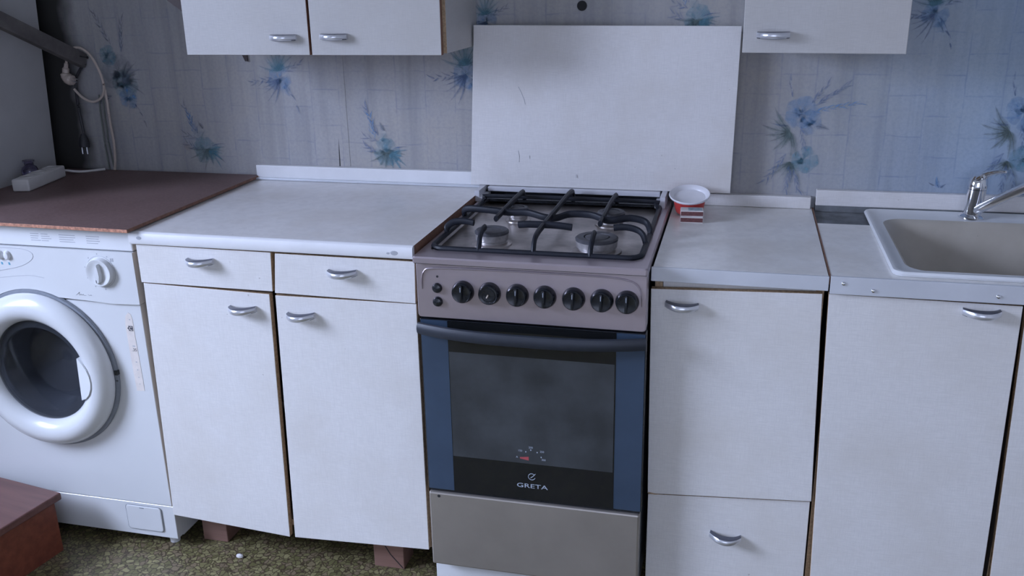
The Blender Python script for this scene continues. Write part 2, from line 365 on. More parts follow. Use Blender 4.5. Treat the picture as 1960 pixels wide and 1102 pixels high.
def flower(cx, cz, items, seed, s=1.0):
    random.seed(seed); bm = bmesh.new(); lay = bm.loops.layers.float_color.new('Tint'); y = -.0012
    def bloom(x, z, r, col, n=5, a=.55):
        nonlocal y
        for k in range(n):
            an = 2 * PI * k / n + random.uniform(-.3, .3); y -= 2e-5
            leafshape(bm, lay, cx + x * s, cz + z * s, an, r * s * random.uniform(.85, 1.15), r * .5 * s, col, a, y, edge=.45, tip=1.6)
        for k in range(6):
            y -= 2e-5; leafshape(bm, lay, cx + x * s, cz + z * s, random.uniform(0, 6.28), r * .6 * s, r * .2 * s, [q * .75 for q in col], a * .5, y, edge=.2)
    def spray(x, z, ang, L, n, col, a=.8, spread=.35):
        nonlocal y
        for k in range(n):
            t = k / max(1, n - 1); y -= 2e-5
            px, pz = cx + (x + math.cos(ang) * L * t) * s, cz + (z + math.sin(ang) * L * t) * s
            leafshape(bm, lay, px, pz, ang + (spread if k % 2 else -spread) * random.uniform(.6, 1.2), .026 * s * random.uniform(.7, 1.2), .0026 * s, col, a, y, edge=.35)
        y -= 2e-5; leafshape(bm, lay, cx + x * s, cz + z * s, ang, L * s, .0009, col, a * .8, y, edge=.6)
    def leaf(x, z, ang, L, wd, col, a=.6):
        nonlocal y
        y -= 2e-5; leafshape(bm, lay, cx + x * s, cz + z * s, ang, L * s, wd * s, col, a, y, edge=.25)
        y -= 2e-5; leafshape(bm, lay, cx + x * s, cz + z * s, ang, L * s * .9, wd * s * .16, [q * .6 for q in col], a, y, edge=.4)
    for it in items: {'b': bloom, 's': spray, 'l': leaf}[it[0]](*it[1:])
    o = obj('printed_flower', bm, M['flower'], wall)
    return o
r_ = math.radians
def rays(x, z, n, a0, a1, L0, L1, wd, col, a=.6):
    return [('l', x, z, r_(a0 + (a1 - a0) * k / (n - 1)) + random.uniform(-.1, .1), random.uniform(L0, L1), wd, col, a) for k in range(n)]
random.seed(3)
kindB = [('b', .012, 0, .042, TEAL, 6, .5)] + rays(.01, 0, 7, 180, 350, .05, .075, .006, GREEN, .5) + rays(.02, -.005, 5, -80, 10, .045, .07, .006, TEAL, .7) + \
    [('s', -.01, .045, r_(112), .085, 11, DEEP, .7, .4), ('s', -.02, .04, r_(100), .06, 8, BLUE, .7, .5), ('s', -.012, .03, r_(160), .035, 5, DEEP, .6, .5), ('s', -.02, .0, r_(150), .03, 5, DEEP, .7, .6), ('l', .01, .06, r_(120), .03, .007, GREY, .6), ('l', .03, .01, r_(8), .05, .002, DEEP, .8), ('l', 0, .03, r_(60), .03, .02, TEAL, .25)]
kindC = [('b', .0, .0, .036, BLUE, 5, .5)] + rays(0, .02, 9, 20, 160, .05, .085, .007, TEAL, .5) + rays(0, 0, 5, 190, 250, .05, .085, .004, DEEP, .6) + \
    [('s', -.02, .0, r_(190), .06, 7, DEEP, .7, .5), ('s', .015, -.01, r_(-65), .07, 3, DEEP, .7, .2), ('s', .02, .02, r_(25), .05, 6, DEEP, .6, .5), ('l', .01, -.02, r_(-60), .035, .018, BLUE, .4)]
kindF = [('b', .0, .0, .045, BLUE, 5, .5), ('b', .02, -.022, .03, BLUE, 4, .35), ('b', .012, -.115, .036, TEAL, 5, .6)] + rays(-.025, -.045, 9, 120, 290, .05, .075, .009, GREEN, .55) + rays(-.02, -.12, 6, 200, 290, .05, .075, .008, GREEN, .4) + \
    [('s', .03, .02, r_(35), .085, 10, DEEP, .65, .3), ('s', .025, .005, r_(12), .10, 11, BLUE, .75, .35), ('s', .02, .025, r_(52), .055, 6, DEEP, .65, .3), ('s', -.03, -.1, r_(235), .08, 9, DEEP, .7, .4), ('s', -.02, -.13, r_(265), .06, 8, DEEP, .7, .4), ('s', -.01, -.14, r_(285), .05, 6, DEEP, .7, .4), ('s', 0, -.03, r_(280), .05, 6, DEEP, .6, .4), ('s', -.025, .04, r_(100), .04, 3, DEEP, .7, .15), ('l', .035, -.03, r_(-15), .035, .007, GREY, .5), ('l', -.03, -.03, r_(170), .05, .003, DEEP, .6)]
kindA = [('b', .025, -.06, .045, TEAL, 5, .35), ('b', .03, -.095, .03, BLUE, 5, .6), ('b', -.015, .02, .03, TEAL, 5, .6), ('b', .01, -.02, .055, GREY, 6, .25)] + rays(.02, -.05, 8, -30, 60, .05, .08, .005, GREY, .5) + \
    [('s', 0, .05, r_(115), .09, 10, DEEP, .6, .4), ('s', .03, .03, r_(80), .08, 9, DEEP, .6, .35), ('s', -.02, -.09, r_(200), .05, 5, DEEP, .5, .5), ('s', .05, -.11, r_(-65), .05, 3, DEEP, .6, .2)]
flower(-1.125, 1.19, kindA, 11, 1.05)
flower(-.868, .945, kindB, 12); flower(-.305, .950, kindB, 13)
flower(-.600, 1.150, kindC, 14); flower(-.055, 1.165, kindC, 15, 1.1)
flower(.808, 1.075, kindF, 16, 1.0); flower(1.305, 1.085, kindF, 17, .95)
flower(1.085, 1.31, kindC, 18, .9); flower(.53, 1.30, kindB, 19, .9)
flower(.005, 1.30, kindC, 20, .8)
random.seed(5)
flower(1.142, .90, [('l', 0, 0, r_(105), .03, .007, BLUE, .8), ('l', .004, .0, r_(40), .016, .004, DEEP, .7), ('l', -.01, .005, r_(150), .018, .003, GREY, .6)], 21)

# ------------------------------------------------------------------ bow handle: made once, copied
HX = .032
def handle_mesh():
    bm = bmesh.new(); n = 20; rings = []
    for i in range(n + 1):
        t = -1 + 2 * i / n; x = t * .0345; do = .0105 + .0245 * (1 - abs(t) ** 2.2); di = -.0015 + .0175 * (1 - abs(t) ** 2.4); h = .0070 + .0008 * (1 - t * t)
        prof = [(di, h), (do - .006, h)] + [(do - .006 + .006 * math.cos(a), h * math.sin(a)) for a in [math.radians(v) for v in (55, 30, 8, -15, -40, -65)]] + [(do - .006, -h), (di, -h)]
        rings.append([bm.verts.new((x * (.97 + .04 * (d > do - .003)), -d, z)) for d, z in prof])
    m_ = len(rings[0])
    for a, b in zip(rings, rings[1:]):
        for k in range(m_): bm.faces.new((a[k], a[(k + 1) % m_], b[(k + 1) % m_], b[k]))
    bm.faces.new(rings[0][::-1]); bm.faces.new(rings[-1])
    return bm
_h = obj('handle', handle_mesh(), [M['satin'], M['handle_reflection']], None, True); HM = _h.data; bpy.data.objects.remove(_h)
for p in HM.polygons:
    if p.normal.z > .8 or p.normal.z < -.75: p.material_index = 1
def handle(parent, root, x, y, z, rot=0):
    h = bpy.data.objects.new('handle', HM); C.objects.link(h); h.parent = parent
    h.location = Vector((x, y, z)) - root.loc; h.rotation_euler = (0, rot, 0)
    return h
def front(root, name, q, y, th, x_h=None, z_h=None, rot=0, mats=None, label=None, tilt=0, bev=.0012):
    """a door or drawer front: q = four (x,z) corners TL, TR, BR, BL of its face; front mat, edges chipboard"""
    bm = bmesh.new(); TL, TR, BR, BL = q
    hexa(bm, [(BL[0], y, BL[1]), (BR[0], y - tilt, BR[1]), (BR[0], y - tilt + th, BR[1]), (BL[0], y + th, BL[1]),
              (TL[0], y, TL[1]), (TR[0], y - tilt, TR[1]), (TR[0], y - tilt + th, TR[1]), (TL[0], y + th, TL[1])], bev)
    bm.normal_update(); bmesh.ops.recalc_face_normals(bm, faces=bm.faces[:])
    for fc in bm.faces: fc.material_index = 0 if abs(fc.normal.y) > .6 else 1
    o = root.part(name, bm, mats or [M['laminate'], M['chipboard']], label=label)
    if x_h is not None: handle(o, root, x_h, y - .0005 - tilt * .6, z_h, rot)
    return o

# ------------------------------------------------------------------ left base cabinet on wooden blocks
YD = -.604
c1 = Root('base_cabinet', 'white linen-laminate base cabinet with two drawers and two doors, between washing machine and stove', 'cabinet', (-.35, -.3, .085))
def carcass(c, x0, x1, y0, y1, z0, z1, divs=(), side=None, shelves=()):
    t = .016
    for x in [x0, x1 - t] + [d - t / 2 for d in divs]:
        bm = B(x, x + t, y0, y1, z0, z1); 
        bmesh.ops.recalc_face_normals(bm, faces=bm.faces[:])
        for fc in bm.faces: fc.material_index = 1 if fc.normal.y < -.6 else 0
        c.part('side_panel' if x in (x0, x1 - t) else 'divider', bm, [side or M['dark_inside'], M['chipboard']])
    c.part('bottom_panel', B(x0 + t, x1 - t, y0 + .002, y1, z0 + .01, z0 + .01 + t), [M['chipboard']])
    c.part('back_panel', B(x0 + t, x1 - t, y1 - .005, y1, z0 + .026, z1), M['dark_inside'])
    for z in shelves: c.part('shelf', B(x0 + t, x1 - t, y0 + .03, y1 - .006, z, z + t), M['dark_inside'])
carcass(c1, -.697, -.006, -.586, -.03, .098, .832, (-.345,), shelves=(.42,))
front(c1, 'drawer', [(-.6885, .835), (-.344, .8335), (-.349, .7405), (-.6885, .742)], YD - .004, .018, -.5225, .804, r_(-2))
front(c1, 'drawer', [(-.334, .832), (-.003, .831), (-.006, .7345), (-.344, .7375)], YD - .004, .018, -.172, .797, r_(-2))
front(c1, 'door', [(-.6865, .7395), (-.3605, .732), (-.376, .086), (-.703, .106)], YD, .017, -.430, .693, r_(-2))
front(c1, 'door', [(-.346, .7305), (-.006, .7325), (-.0075, .102), (-.362, .087)], YD, .017, -.284, .687, r_(-3))
for (bx, by, w_, h_, lab) in ((-.629, -.545, .072, .096, 'pale pink-brown sawn wood block under the left corner of the base cabinet'), (-.1335, -.557, .08, .096, 'brown wood block with a diagonal crack under the base cabinet beside the stove')):
    t = Root('wood_block', lab, 'wood block', (bx, by + .03, 0), 'wooden blocks propping the left base cabinet')
    t.part('block', B(bx - w_ / 2, bx + w_ / 2, by, by + .07, 0, h_, bev=.002), M['block'])
    if bx > -.3:
        bm = bmesh.new(); tube(bm, [(bx - .02, by - .0002, .085), (bx + .005, by - .0002, .04), (bx + w_ / 2 - .004, by - .0002, .004)], .0012, 6)
        t.part('crack', bm, M['black_hole'])
tag(obj('crumb', (lambda b: (lathe(b, [(.004, 0), (.010, .003), (.009, .008), (.003, .011)], 9, Matrix.Translation((-.528, -.60, 0)) @ Matrix.Scale(.6, 4, (0, 1, 0))), b)[1])(bmesh.new()), M['crumb']), 'small white crumb on the floor in front of the left base cabinet', 'crumb')

# countertop left
t = Root('countertop', 'white laminate countertop with rounded white front edge, left of the stove', 'countertop', (-.35, -.3, .837))
bm = B(-.698, -.004, -.604, -.004, .838, .866); bmesh.ops.recalc_face_normals(bm, faces=bm.faces[:])
for fc in bm.faces: fc.material_index = 1 if abs(fc.normal.x) > .6 else 0
t.part('slab', bm, [M['laminate_top'], M['edge_brown']])
bm = bmesh.new(); pr = [(-.604, .8665), (-.609, .8662), (-.6135, .863), (-.6155, .857), (-.616, .842), (-.614, .838), (-.609, .836), (-.604, .836)]
vs0 = [bm.verts.new((-.7, y, z)) for y, z in pr]; vs1 = [bm.verts.new((-.0045, y, z)) for y, z in pr]
bm.faces.new(vs0); bm.faces.new(vs1[::-1])
for i in range(len(pr)): bm.faces.new((vs0[i], vs1[i], vs1[(i + 1) % len(pr)], vs0[(i + 1) % len(pr)]))
t.part('edge_strip', bm, M['edge_white'], smooth=True)
for x, z, rr in ((-.672, .853, .007), (-.046, .850, .009), (-.06, .849, .004)):
    bm = bmesh.new(); lathe(bm, [(rr, 0), (rr * .8, .0004)], 14, Matrix.Translation((x, -.6157, z)) @ Matrix.Rotation(PI / 2, 4, 'X') @ Matrix.Scale(.6, 4, (0, 1, 0)))
    t.part('chipped_spot', bm, M['print_grey'])
t = Root('splash_strip', 'long white splash strip along the wall behind the left countertop', 'splash strip', (-.35, -.012, .866))
t.part('strip', B(-.690, -.02, -.022, -.001, .8665, .907, bev=.0015), M['edge_white'])
t.part('metal_profile', B(-.690, -.008, -.034, -.022, .8665, .8725, bev=.001), M['edge_alu'])

# ------------------------------------------------------------------ right base cabinet and countertop
YR = -.568
c2 = Root('base_cabinet', 'narrow white base cabinet with one tall door above a deep drawer, right of the stove', 'cabinet', (.68, -.3, .05))
carcass(c2, .508, .846, -.55, -.03, .06, .808, shelves=(.31,))
c2.part('support_rail', B(.525, .83, -.548, -.53, .775, .806), M['laminate'])
front(c2, 'door', [(.5012, .788), (.8415, .7985), (.859, .3255), (.508, .3015)], YR, .017, .5665, .757, r_(2))
front(c2, 'drawer', [(.5085, .2965), (.857, .3215), (.8585, .085), (.5085, .062)], YR + .006, .017, .6835, .213, r_(4))
bm = bmesh.new(); tube(bm, [(.509, YR - .0003, .3045), (.513, YR - .0003, .3035), (.525, YR - .0003, .3022), (.533, YR - .0003, .3025)], [.0015, .002, .0015, .0005], 6)
c2.part('chipped_edge', bm, M['chipboard'])
t = Root('countertop', 'short white laminate countertop with a flat pale edge strip, between stove and sink unit', 'countertop', (.68, -.3, .809))
bm = B(.505, .849, -.5725, -.002, .809, .8385); bmesh.ops.recalc_face_normals(bm, faces=bm.faces[:])
for fc in bm.faces: fc.material_index = 1 if abs(fc.normal.x) > .6 else 0
t.part('slab', bm, [M['laminate_lit'], M['edge_brown']])
t.part('edge_strip', B(.5015, .8505, -.579, -.573, .8085, .8385, bev=.001), M['edge_alu'])
t = Root('splash_strip', 'short low splash strip on the wall behind the bowl and the short countertop', 'splash strip', (.68, -.01, .839))
t.part('strip', B(.508, .8455, -.022, -.001, .8392, .8695, bev=.0015), M['laminate_top'])

# sink unit
c3 = Root('sink_cabinet', 'white sink cabinet with a single tall door, under the sink worktop', 'cabinet', (1.03, -.3, .05))
carcass(c3, .862, 1.2135, -.55, -.03, .06, .695)
front(c3, 'door', [(.8535, .7995), (1.2065, .797), (1.2175, .085), (.8735, .075)], YR, .017, 1.1345, .781, r_(0))
c4 = Root('base_cabinet', 'white base cabinet door cut off by the right picture edge', 'cabinet', (1.4, -.3, .05))
carcass(c4, 1.229, 1.76, -.55, -.03, .06, .695)
front(c4, 'door', [(1.2135, .797), (1.755, .797), (1.755, .085), (1.2345, .085)], YR + .004, .017, 1.70, .77, 0)
X0, X1 = .8535, 1.78
t = Root('sink_countertop', 'white laminate countertop around the sink with a bare dark strip at the back', 'countertop', (1.3, -.3, .803))
sx0, sx1, sy0, sy1 = 1.005, 1.50, -.505, -.105
bm = bmesh.new()
for a in ((X0, sx0, -.572, -.158), (sx0, sx1, -.572, sy0), (sx1, X1, -.572, -.158)): box(bm, a[0], a[1], a[2], a[3], .833, .8385)
t.part('laminate_sheet', bm, M['laminate_lit'])
bm = bmesh.new()
for a in ((X0, sx0, -.572, -.002), (sx0, sx1, -.572, sy0), (sx1, X1, -.572, -.002), (sx0, sx1, sy1, -.002)): box(bm, a[0], a[1], a[2], a[3], .806, .833)
t.part('core_board', bm, M['concrete'])
t.part('edge_strip', B(X0, X1, -.579, -.573, .803, .8395, bev=.001), M['edge_alu'])
for x, z in ((.878, .826), (.934, .8145), (1.158, .817), (1.36, .818)):
    bm = bmesh.new(); lathe(bm, [(.0045, 0), (.0042, .0016), (.0028, .003), (.001, .0036)], 14, Matrix.Translation((x, -.579, z)) @ Matrix.Rotation(PI / 2, 4, 'X'))
    t.part('screw', bm, M['chrome'], smooth=True, label='round-headed metal screw')
t.part('brown_seam', B(.8505, .8535, -.572, -.004, .82, .8392), M['edge_brown'])
t = Root('splash_strip', 'taller white splash strip on the wall behind the sink and tap', 'splash strip', (1.3, -.01, .833))
t.part('strip', B(.857, 1.78, -.020, -.001, .849, .8885, bev=.0015), M['laminate_top'])
t.part('lower_edge', B(.857, 1.78, -.018, -.002, .8335, .849), M['concrete'])

# sink -----------------------------------------------------------------
def rrect(x0, x1, y0, y1, r, n=6):
    out = []
    for cx, cy, a0 in ((x1 - r, y1 - r, 0), (x0 + r, y1 - r, 90), (x0 + r, y0 + r, 180), (x1 - r, y0 + r, 270)):
        for k in range(n + 1):
            a = math.radians(a0 + 90 * k / n); out.append((cx + r * math.cos(a), cy + r * math.sin(a)))
    return out
sk = Root('sink', 'cream enamel drop-in sink with mottled tan basin and thick white rim, set in the right countertop', 'sink', (1.25, -.29, .84))
def loft(bm, loops, close=False, mats=None):
    R_ = [[bm.verts.new(p) for p in lp] for lp in loops]
    for j, (a, b) in enumerate(zip(R_, R_[1:])):
        for i in range(len(a)):
            f = bm.faces.new((a[i], a[(i + 1) % len(a)], b[(i + 1) % len(a)], b[i]))
            if mats: f.material_index = mats[j]
    if close:
        f = bm.faces.new(R_[-1])
        if mats: f.material_index = mats[-1]
def LP(x0, x1, y0, y1, r, z): return [(x, y, z) for x, y in rrect(x0, x1, y0, y1, r)]
ox0, ox1, oy0, oy1 = .972, 1.535, -.553, -.028
bm = bmesh.new()
loft(bm, [LP(ox0, ox1, oy0, oy1, .022, .8390), LP(ox0 - .002, ox1 + .002, oy0 - .002, oy1 + .002, .024, .8435), LP(ox0 + .001, ox1 - .001, oy0 + .001, oy1 - .001, .022, .8482), LP(ox0 + .007, ox1 - .007, oy0 + .007, oy1 - .007, .02, .8490),
          LP(ox0 + .014, ox1 - .014, oy0 + .013, oy1 - .012, .02, .8455), LP(ox0 + .030, ox1 - .030, oy0 + .028, oy1 - .075, .05, .8435)])
sk.part('rim', bm, M['washer_old'], smooth=True, label='white raised rim')
bm = bmesh.new()
loft(bm, [LP(ox0 + .030, ox1 - .030, oy0 + .028, oy1 - .075, .05, .8435), LP(ox0 + .038, ox1 - .038, oy0 + .038, oy1 - .085, .06, .836), LP(ox0 + .052, ox1 - .052, oy0 + .06, oy1 - .105, .07, .80),
          LP(ox0 + .075, ox1 - .075, oy0 + .085, oy1 - .13, .075, .735), LP(ox0 + .10, ox1 - .10, oy0 + .11, oy1 - .155, .07, .71), LP(ox0 + .15, ox1 - .15, oy0 + .16, oy1 - .2, .05, .703)], True)
sk.part('basin', bm, M['basin'], smooth=True, label='mottled tan basin')
bm = bmesh.new(); lathe(bm, [(.040, 0), (.038, .003), (.030, .0035), (.028, .001), (.001, .001)], 28, Matrix.Translation((1.25, -.30, .7032)))
sk.part('drain', bm, M['chrome'], smooth=True)

# tap ------------------------------------------------------------------
fx, fy = 1.209, -.068
tp = Root('tap', 'chrome single-lever mixer tap standing on the back of the sink', 'tap', (fx, fy, .845))
T = Matrix.Translation((fx, fy, .8445)) @ Matrix.Rotation(r_(3), 4, 'Y')
bm = bmesh.new(); lathe(bm, [(.029, 0), (.029, .004), (.025, .008), (.0215, .010)], 32, T); tp.part('base_ring', bm, M['chrome'], smooth=True)
bm = bmesh.new(); lathe(bm, [(.0205, .009), (.0205, .030), (.021, .055), (.0215, .070)], 32, T); tp.part('body', bm, M['chrome'], smooth=True)
bm = bmesh.new(); lathe(bm, [(.0218, .0715), (.0222, .080), (.0205, .092), (.015, .101), (.004, .105)], 32, T)
cart = tp.part('cartridge_cap', bm, M['chrome'], smooth=True)
bm = bmesh.new(); tube(bm, spline([(fx + .004, fy - .002, .937), (fx + .018, fy - .010, .952), (fx + .036, fy - .022, .961), (fx + .055, fy - .034, .9645)], 6), [.0185] * 3 + [.0165] * 3 + [.012] * 3 + [.0105] * 3 + [.009] * 3 + [.007] * 3 + [.004], 14, flat=(1, .6))
tp.part('lever', bm, M['chrome'], smooth=True)
bm = bmesh.new(); tube(bm, spline([(fx + .004, fy - .006, .862), (fx + .028, fy - .040, .890), (fx + .060, fy - .086, .927), (fx + .086, fy - .122, .953), (fx + .104, fy - .146, .958)], 6), .0130, 16, flat=(1, .85))
tp.part('spout', bm, M['chrome'], smooth=True)
bm = bmesh.new(); lathe(bm, [(.0115, -.026), (.0125, -.024), (.0125, -.006), (.0135, .004), (.012, .012), (.004, .015)], 24, Matrix.Translation((fx + .109, fy - .153, .956)))
tp.part('aerator', bm, M['chrome'], smooth=True)

# ------------------------------------------------------------------ gas stove
st = Root('gas_stove', 'silver and black gas stove with four burners, glass oven door and seven black knobs', 'stove', (.25, -.3, 0))
y0 = -.62
st.part('body', B(.006, .494, -.585, -.03, .05, .835), M['grey_plastic'])
st.part('plinth', B(.004, .492, -.590, -.56, 0, .074, bev=.002), M['washer_old'], label='white enamel plinth')
# hob: frame around sunken tray
bm = bmesh.new()
loft(bm, [LP(.0, .5, -.632, -.035, .006, .836), LP(0, .5, -.632, -.035, .006, .846), LP(.002, .498, -.630, -.037, .006, .8495), LP(.020, .480, -.578, -.05, .02, .8495), LP(.026, .474, -.572, -.056, .02, .841)], True)
st.part('hob_tray', bm, M['steel_dirty'], smooth=False)
bm = bmesh.new()
loft(bm, [LP(-.0003, .5003, -.6325, -.034, .006, .8365), LP(-.0003, .5003, -.6325, -.034, .006, .8468), LP(.002, .498, -.6302, -.037, .006, .8502), LP(.019, .481, -.579, -.049, .02, .8502)])
st.part('hob_frame', bm, M['steel'])
st.part('front_lip', B(.003, .497, -.630, -.60, .8345, .8385), M['black_hole'])
# rear rail (folded lid edge) and hinges
st.part('rear_rail', B(.016, .472, -.070, -.036, .8665, .8790, bev=.002), M['bright_steel'])
st.part('rear_cover', B(.004, .488, -.056, -.034, .8505, .8665), M['black_plastic'])
for s, x in ((1, -.006), (-1, .490)):
    bm = bmesh.new(); poly = [(x, .8505), (x + s * .026, .8505), (x + s * .026, .862), (x + s * .013, .862), (x + s * .013, .8795), (x, .8795)]
    poly_prism(bm, poly if s > 0 else poly[::-1], -.124, -.035); st.part('lid_hinge', bm, M['bright_steel'])
# burners
def burner(x, y, r):
    Tm = Matrix.Translation((x, y, .841))
    bm = bmesh.new(); lathe(bm, [(r * 1.18, 0), (r * 1.15, .003), (r * .98, .006)], 32, Tm); b = st.part('burner', bm, M['steel_dirty'], smooth=True)
    bm = bmesh.new()
    lathe(bm, [(r * .86, .005), (r * .86, .010), (r * .95, .012), (r * .98, .026), (r * .9, .027)], 48, Tm); st.part('burner_crown', bm, M['burner'], b, True)
    bm = bmesh.new()
    if r > .043: lathe(bm, [(r * .99, .0265), (r * 1.0, .031), (r * .93, .0335), (r * .62, .0335), (r * .58, .028), (r * .54, .0335), (r * .3, .0345), (.001, .0345)], 40, Tm)
    else: lathe(bm, [(r * .99, .0265), (r * 1.0, .031), (r * .9, .0345), (r * .6, .0345), (r * .55, .033), (.001, .033)], 36, Tm)
    st.part('burner_cap', bm, M['cap'], b, True)
burner(.136, -.478, .0385); burner(.375, -.495, .0465); burner(.145, -.265, .0265); burner(.375, -.268, .0335)
# grate
bm = bmesh.new()
fr = [(x, y, .8535) for x, y in rrect(.022, .478, -.574, -.105, .03, 5)]; fr.append(fr[0]); fr.append(fr[1]); tube(bm, fr, .0062, 8, False)
g = st.part('grate', bm, M['enamel_black'], smooth=True, label='black cast-iron pan grate')
def bar(name, pts, r=.0052, n=5, flat=(1.05, 1.45)):
    bm = bmesh.new(); tube(bm, spline(pts, n), r, 8, flat=flat); st.part(name, bm, M['enamel_black'], g, True)
bar('grate_bar', [(.25, -.085, .866), (.25, -.12, .884), (.25, -.3, .885), (.25, -.45, .885), (.25, -.52, .884), (.2505, -.556, .876), (.251, -.573, .852)])
bar('grate_bar', [(.021, -.300, .853), (.022, -.312, .872), (.04, -.322, .881), (.09, -.335, .8825), (.14, -.345, .881), (.19, -.352, .884), (.235, -.372, .880), (.262, -.368, .879), (.29, -.348, .884), (.34, -.352, .885), (.385, -.376, .880), (.43, -.362, .884), (.465, -.365, .878), (.477, -.378, .864), (.479, -.385, .853)], .0058)
bar('grate_bar', [(.192, -.455, .882), (.22, -.457, .885), (.28, -.457, .885), (.314, -.457, .882)], .0056)
bar('grate_bar', [(.022, -.455, .853), (.024, -.452, .870), (.04, -.450, .881), (.065, -.452, .884), (.088, -.456, .882)])
bar('grate_bar', [(.405, -.448, .883), (.43, -.446, .885), (.455, -.448, .881), (.470, -.455, .872), (.478, -.462, .853)])
bar('grate_bar', [(.124, -.105, .853), (.125, -.118, .876), (.1265, -.15, .883), (.127, -.255, .884), (.128, -.412, .882)])
bar('grate_bar', [(.367, -.105, .853), (.367, -.118, .876), (.367, -.15, .883), (.367, -.25, .884), (.370, -.416, .882)])
bar('grate_bar', [(.125, -.497, .8845), (.126, -.52, .884), (.1285, -.548, .878), (.131, -.565, .866), (.131, -.574, .852)])
bar('grate_bar', [(.371, -.505, .8845), (.372, -.525, .884), (.373, -.552, .877), (.373, -.567, .866), (.373, -.574, .852)])
bar('grate_bar', [(.022, -.15, .853), (.03, -.146, .866), (.06, -.140, .871), (.44, -.138, .871), (.468, -.142, .866), (.477, -.16, .853)], .0052, flat=(1, 1))
st.part('rear_cover', B(.018, .472, -.118, -.060, .8500, .8580, bev=.002), M['black_plastic'])
# control panel with pressed outline
def rpanel(x0, x1, z0, z1, r, n=5): return [(x, z) for x, z in rrect(x0, x1, z0, z1, r, n)]
bm = bmesh.new()
q = rpanel(.003, .498, .709, .8355, .008)
def ringy(pts, y): return [(x, y, z) for x, z in pts]
loft(bm, [ringy(q, -.585), ringy(q, y0 + .003), ringy(rpanel(.005, .496, .711, .8335, .007), y0)], True)
cp = st.part('control_panel', bm, M['steel'])
bm = bmesh.new(); pts = [(.0155, y0 - .0, .775), (.0165, y0 - .0006, .800), (.022, y0 - .001, .815), (.036, y0 - .0012, .8225), (.10, y0 - .0012, .8255), (.25, y0 - .0010, .8265), (.40, y0 - .0008, .8255), (.455, y0 - .0008, .8215), (.478, y0 - .0008, .811), (.487, y0 - .0004, .79), (.489, y0, .765)]
tube(bm, spline(pts, 6), .0026, 8, flat=(1, .7)); st.part('pressed_ridge', bm, M['steel'], cp, True)
for i, x in enumerate((.108, .167, .2275, .2865, .3475, .4065, .4585)):
    Tm = Matrix.Translation((x, y0, .7745)) @ Matrix.Rotation(PI / 2, 4, 'X')
    bm = bmesh.new(); lathe(bm, [(.0245, 0), (.0245, .004), (.0232, .008), (.0218, .015), (.0195, .0175), (.0175, .0165)], 32, Tm)
    missing = i == 1
    if not missing:
        box(bm, x - .0032, x + .0032, y0 - .0235, y0 - .010, .7745 - .0185, .7745 + .0185, bev=.002)
    k = st.part('knob', bm, M['black_plastic'], smooth=True, label='black knob with its face missing' if missing else None)
    if not missing:
        bm = B(x - .0005, x + .0005, y0 - .0239, y0 - .0233, .780, .790); st.part('pointer', bm, M['print_light'], k)
    else:
        bm = bmesh.new(); lathe(bm, [(.0150, .016), (.0150, .0172), (.0125, .0172), (.0125, .010), (.006, .010), (.006, .016), (.0035, .016), (.0035, .012)], 24, Tm); st.part('knob_socket', bm, M['black_plastic'], k)
        bm = bmesh.new(); tube(bm, [(x - .003, y0 - .018, .769), (x - .001, y0 - .0185, .772), (x + .0005, y0 - .0185, .776)], .0016, 6); st.part('shaft_end', bm, M['beige_plastic'], k)
for z in (.779, .748):
    Tm = Matrix.Translation((.050, y0, z)) @ Matrix.Rotation(PI / 2, 4, 'X')
    bm = bmesh.new(); lathe(bm, [(.0112, 0), (.0112, .003), (.009, .0075), (.004, .0095), (.0005, .010)], 24, Tm); st.part('button', bm, M['black_plastic'], smooth=True)
bm = bmesh.new(); lathe(bm, [(.0026, 0), (.0026, .0006)], 14, Matrix.Translation((.051, y0, .8045)) @ Matrix.Rotation(PI / 2, 4, 'X')); st.part('indicator_hole', bm, M['black_hole'])
# oven door
od = st.part('oven_door', B(.004, .499, -.616, -.588, .281, .704, bev=.002), M['black_plastic'])
for x0_, x1_ in ((.0075, .0685), (.4375, .4975)): st.part('glass_band', B(x0_, x1_, y0 + .001, -.616, .284, .703), M['glass_band'], od, label='glass band with painted blue-grey reflection')
st.part('glass_panel', B(.0685, .4375, y0 + .0005, -.616, .284, .703), M['glass_black'], od)
st.part('inner_window', B(.0700, .4350, y0 + .0001, y0 + .0005, .375, .632), M['glass_window'], od, label='dusty grey inner window')
bm = bmesh.new(); pts = []; n = 24
for i in range(n + 1):
    t_ = -1 + 2 * i / n; pts.append((.2515 + t_ * .247, y0 - .006 - .034 * (1 - abs(t_) ** 2.6), .6855))
tube(bm, pts, .0105, 12, flat=(.75, 1.35)); st.part('door_handle', bm, M['handle_plastic'], od, True, label='bowed black full-width handle')
def P(v): return Vector(v) - st.loc
t1 = text_part('GRETA', .0150, M['print_light'], od, P((.2535, y0 - .0001, .3135)), 'lettering', 1.55)
bm = bmesh.new(); pts = [(.253 + .0078 * math.cos(a), y0, .3425 + .0078 * math.sin(a)) for a in [r_(-20 - 290 * k / 24) for k in range(25)]]
tube(bm, pts, .0007, 6); tube(bm, [(.2505, y0, .3395), (.2555, y0, .3435), (.2615, y0, .3505)], .0007, 6); st.part('round_emblem', bm, M['print_light'], od)
for s_, x, z in (('150', .2270, .4040), ('200', .2515, .4140), ('250', .2770, .4060), ('300', .2805, .3860), ('A', .2195, .3875)):
    text_part(s_, .0065, M['print_light'], od, P((x, y0 - .0001, z)), 'scale_number')
for x, z in ((.2400, .4030), (.2515, .4085), (.2660, .4040), (.2750, .3930)): st.part('scale_mark', B(x - .0012, x + .0012, y0 - .0003, y0 + .0001, z, z + .0026), M['print_light'], od)
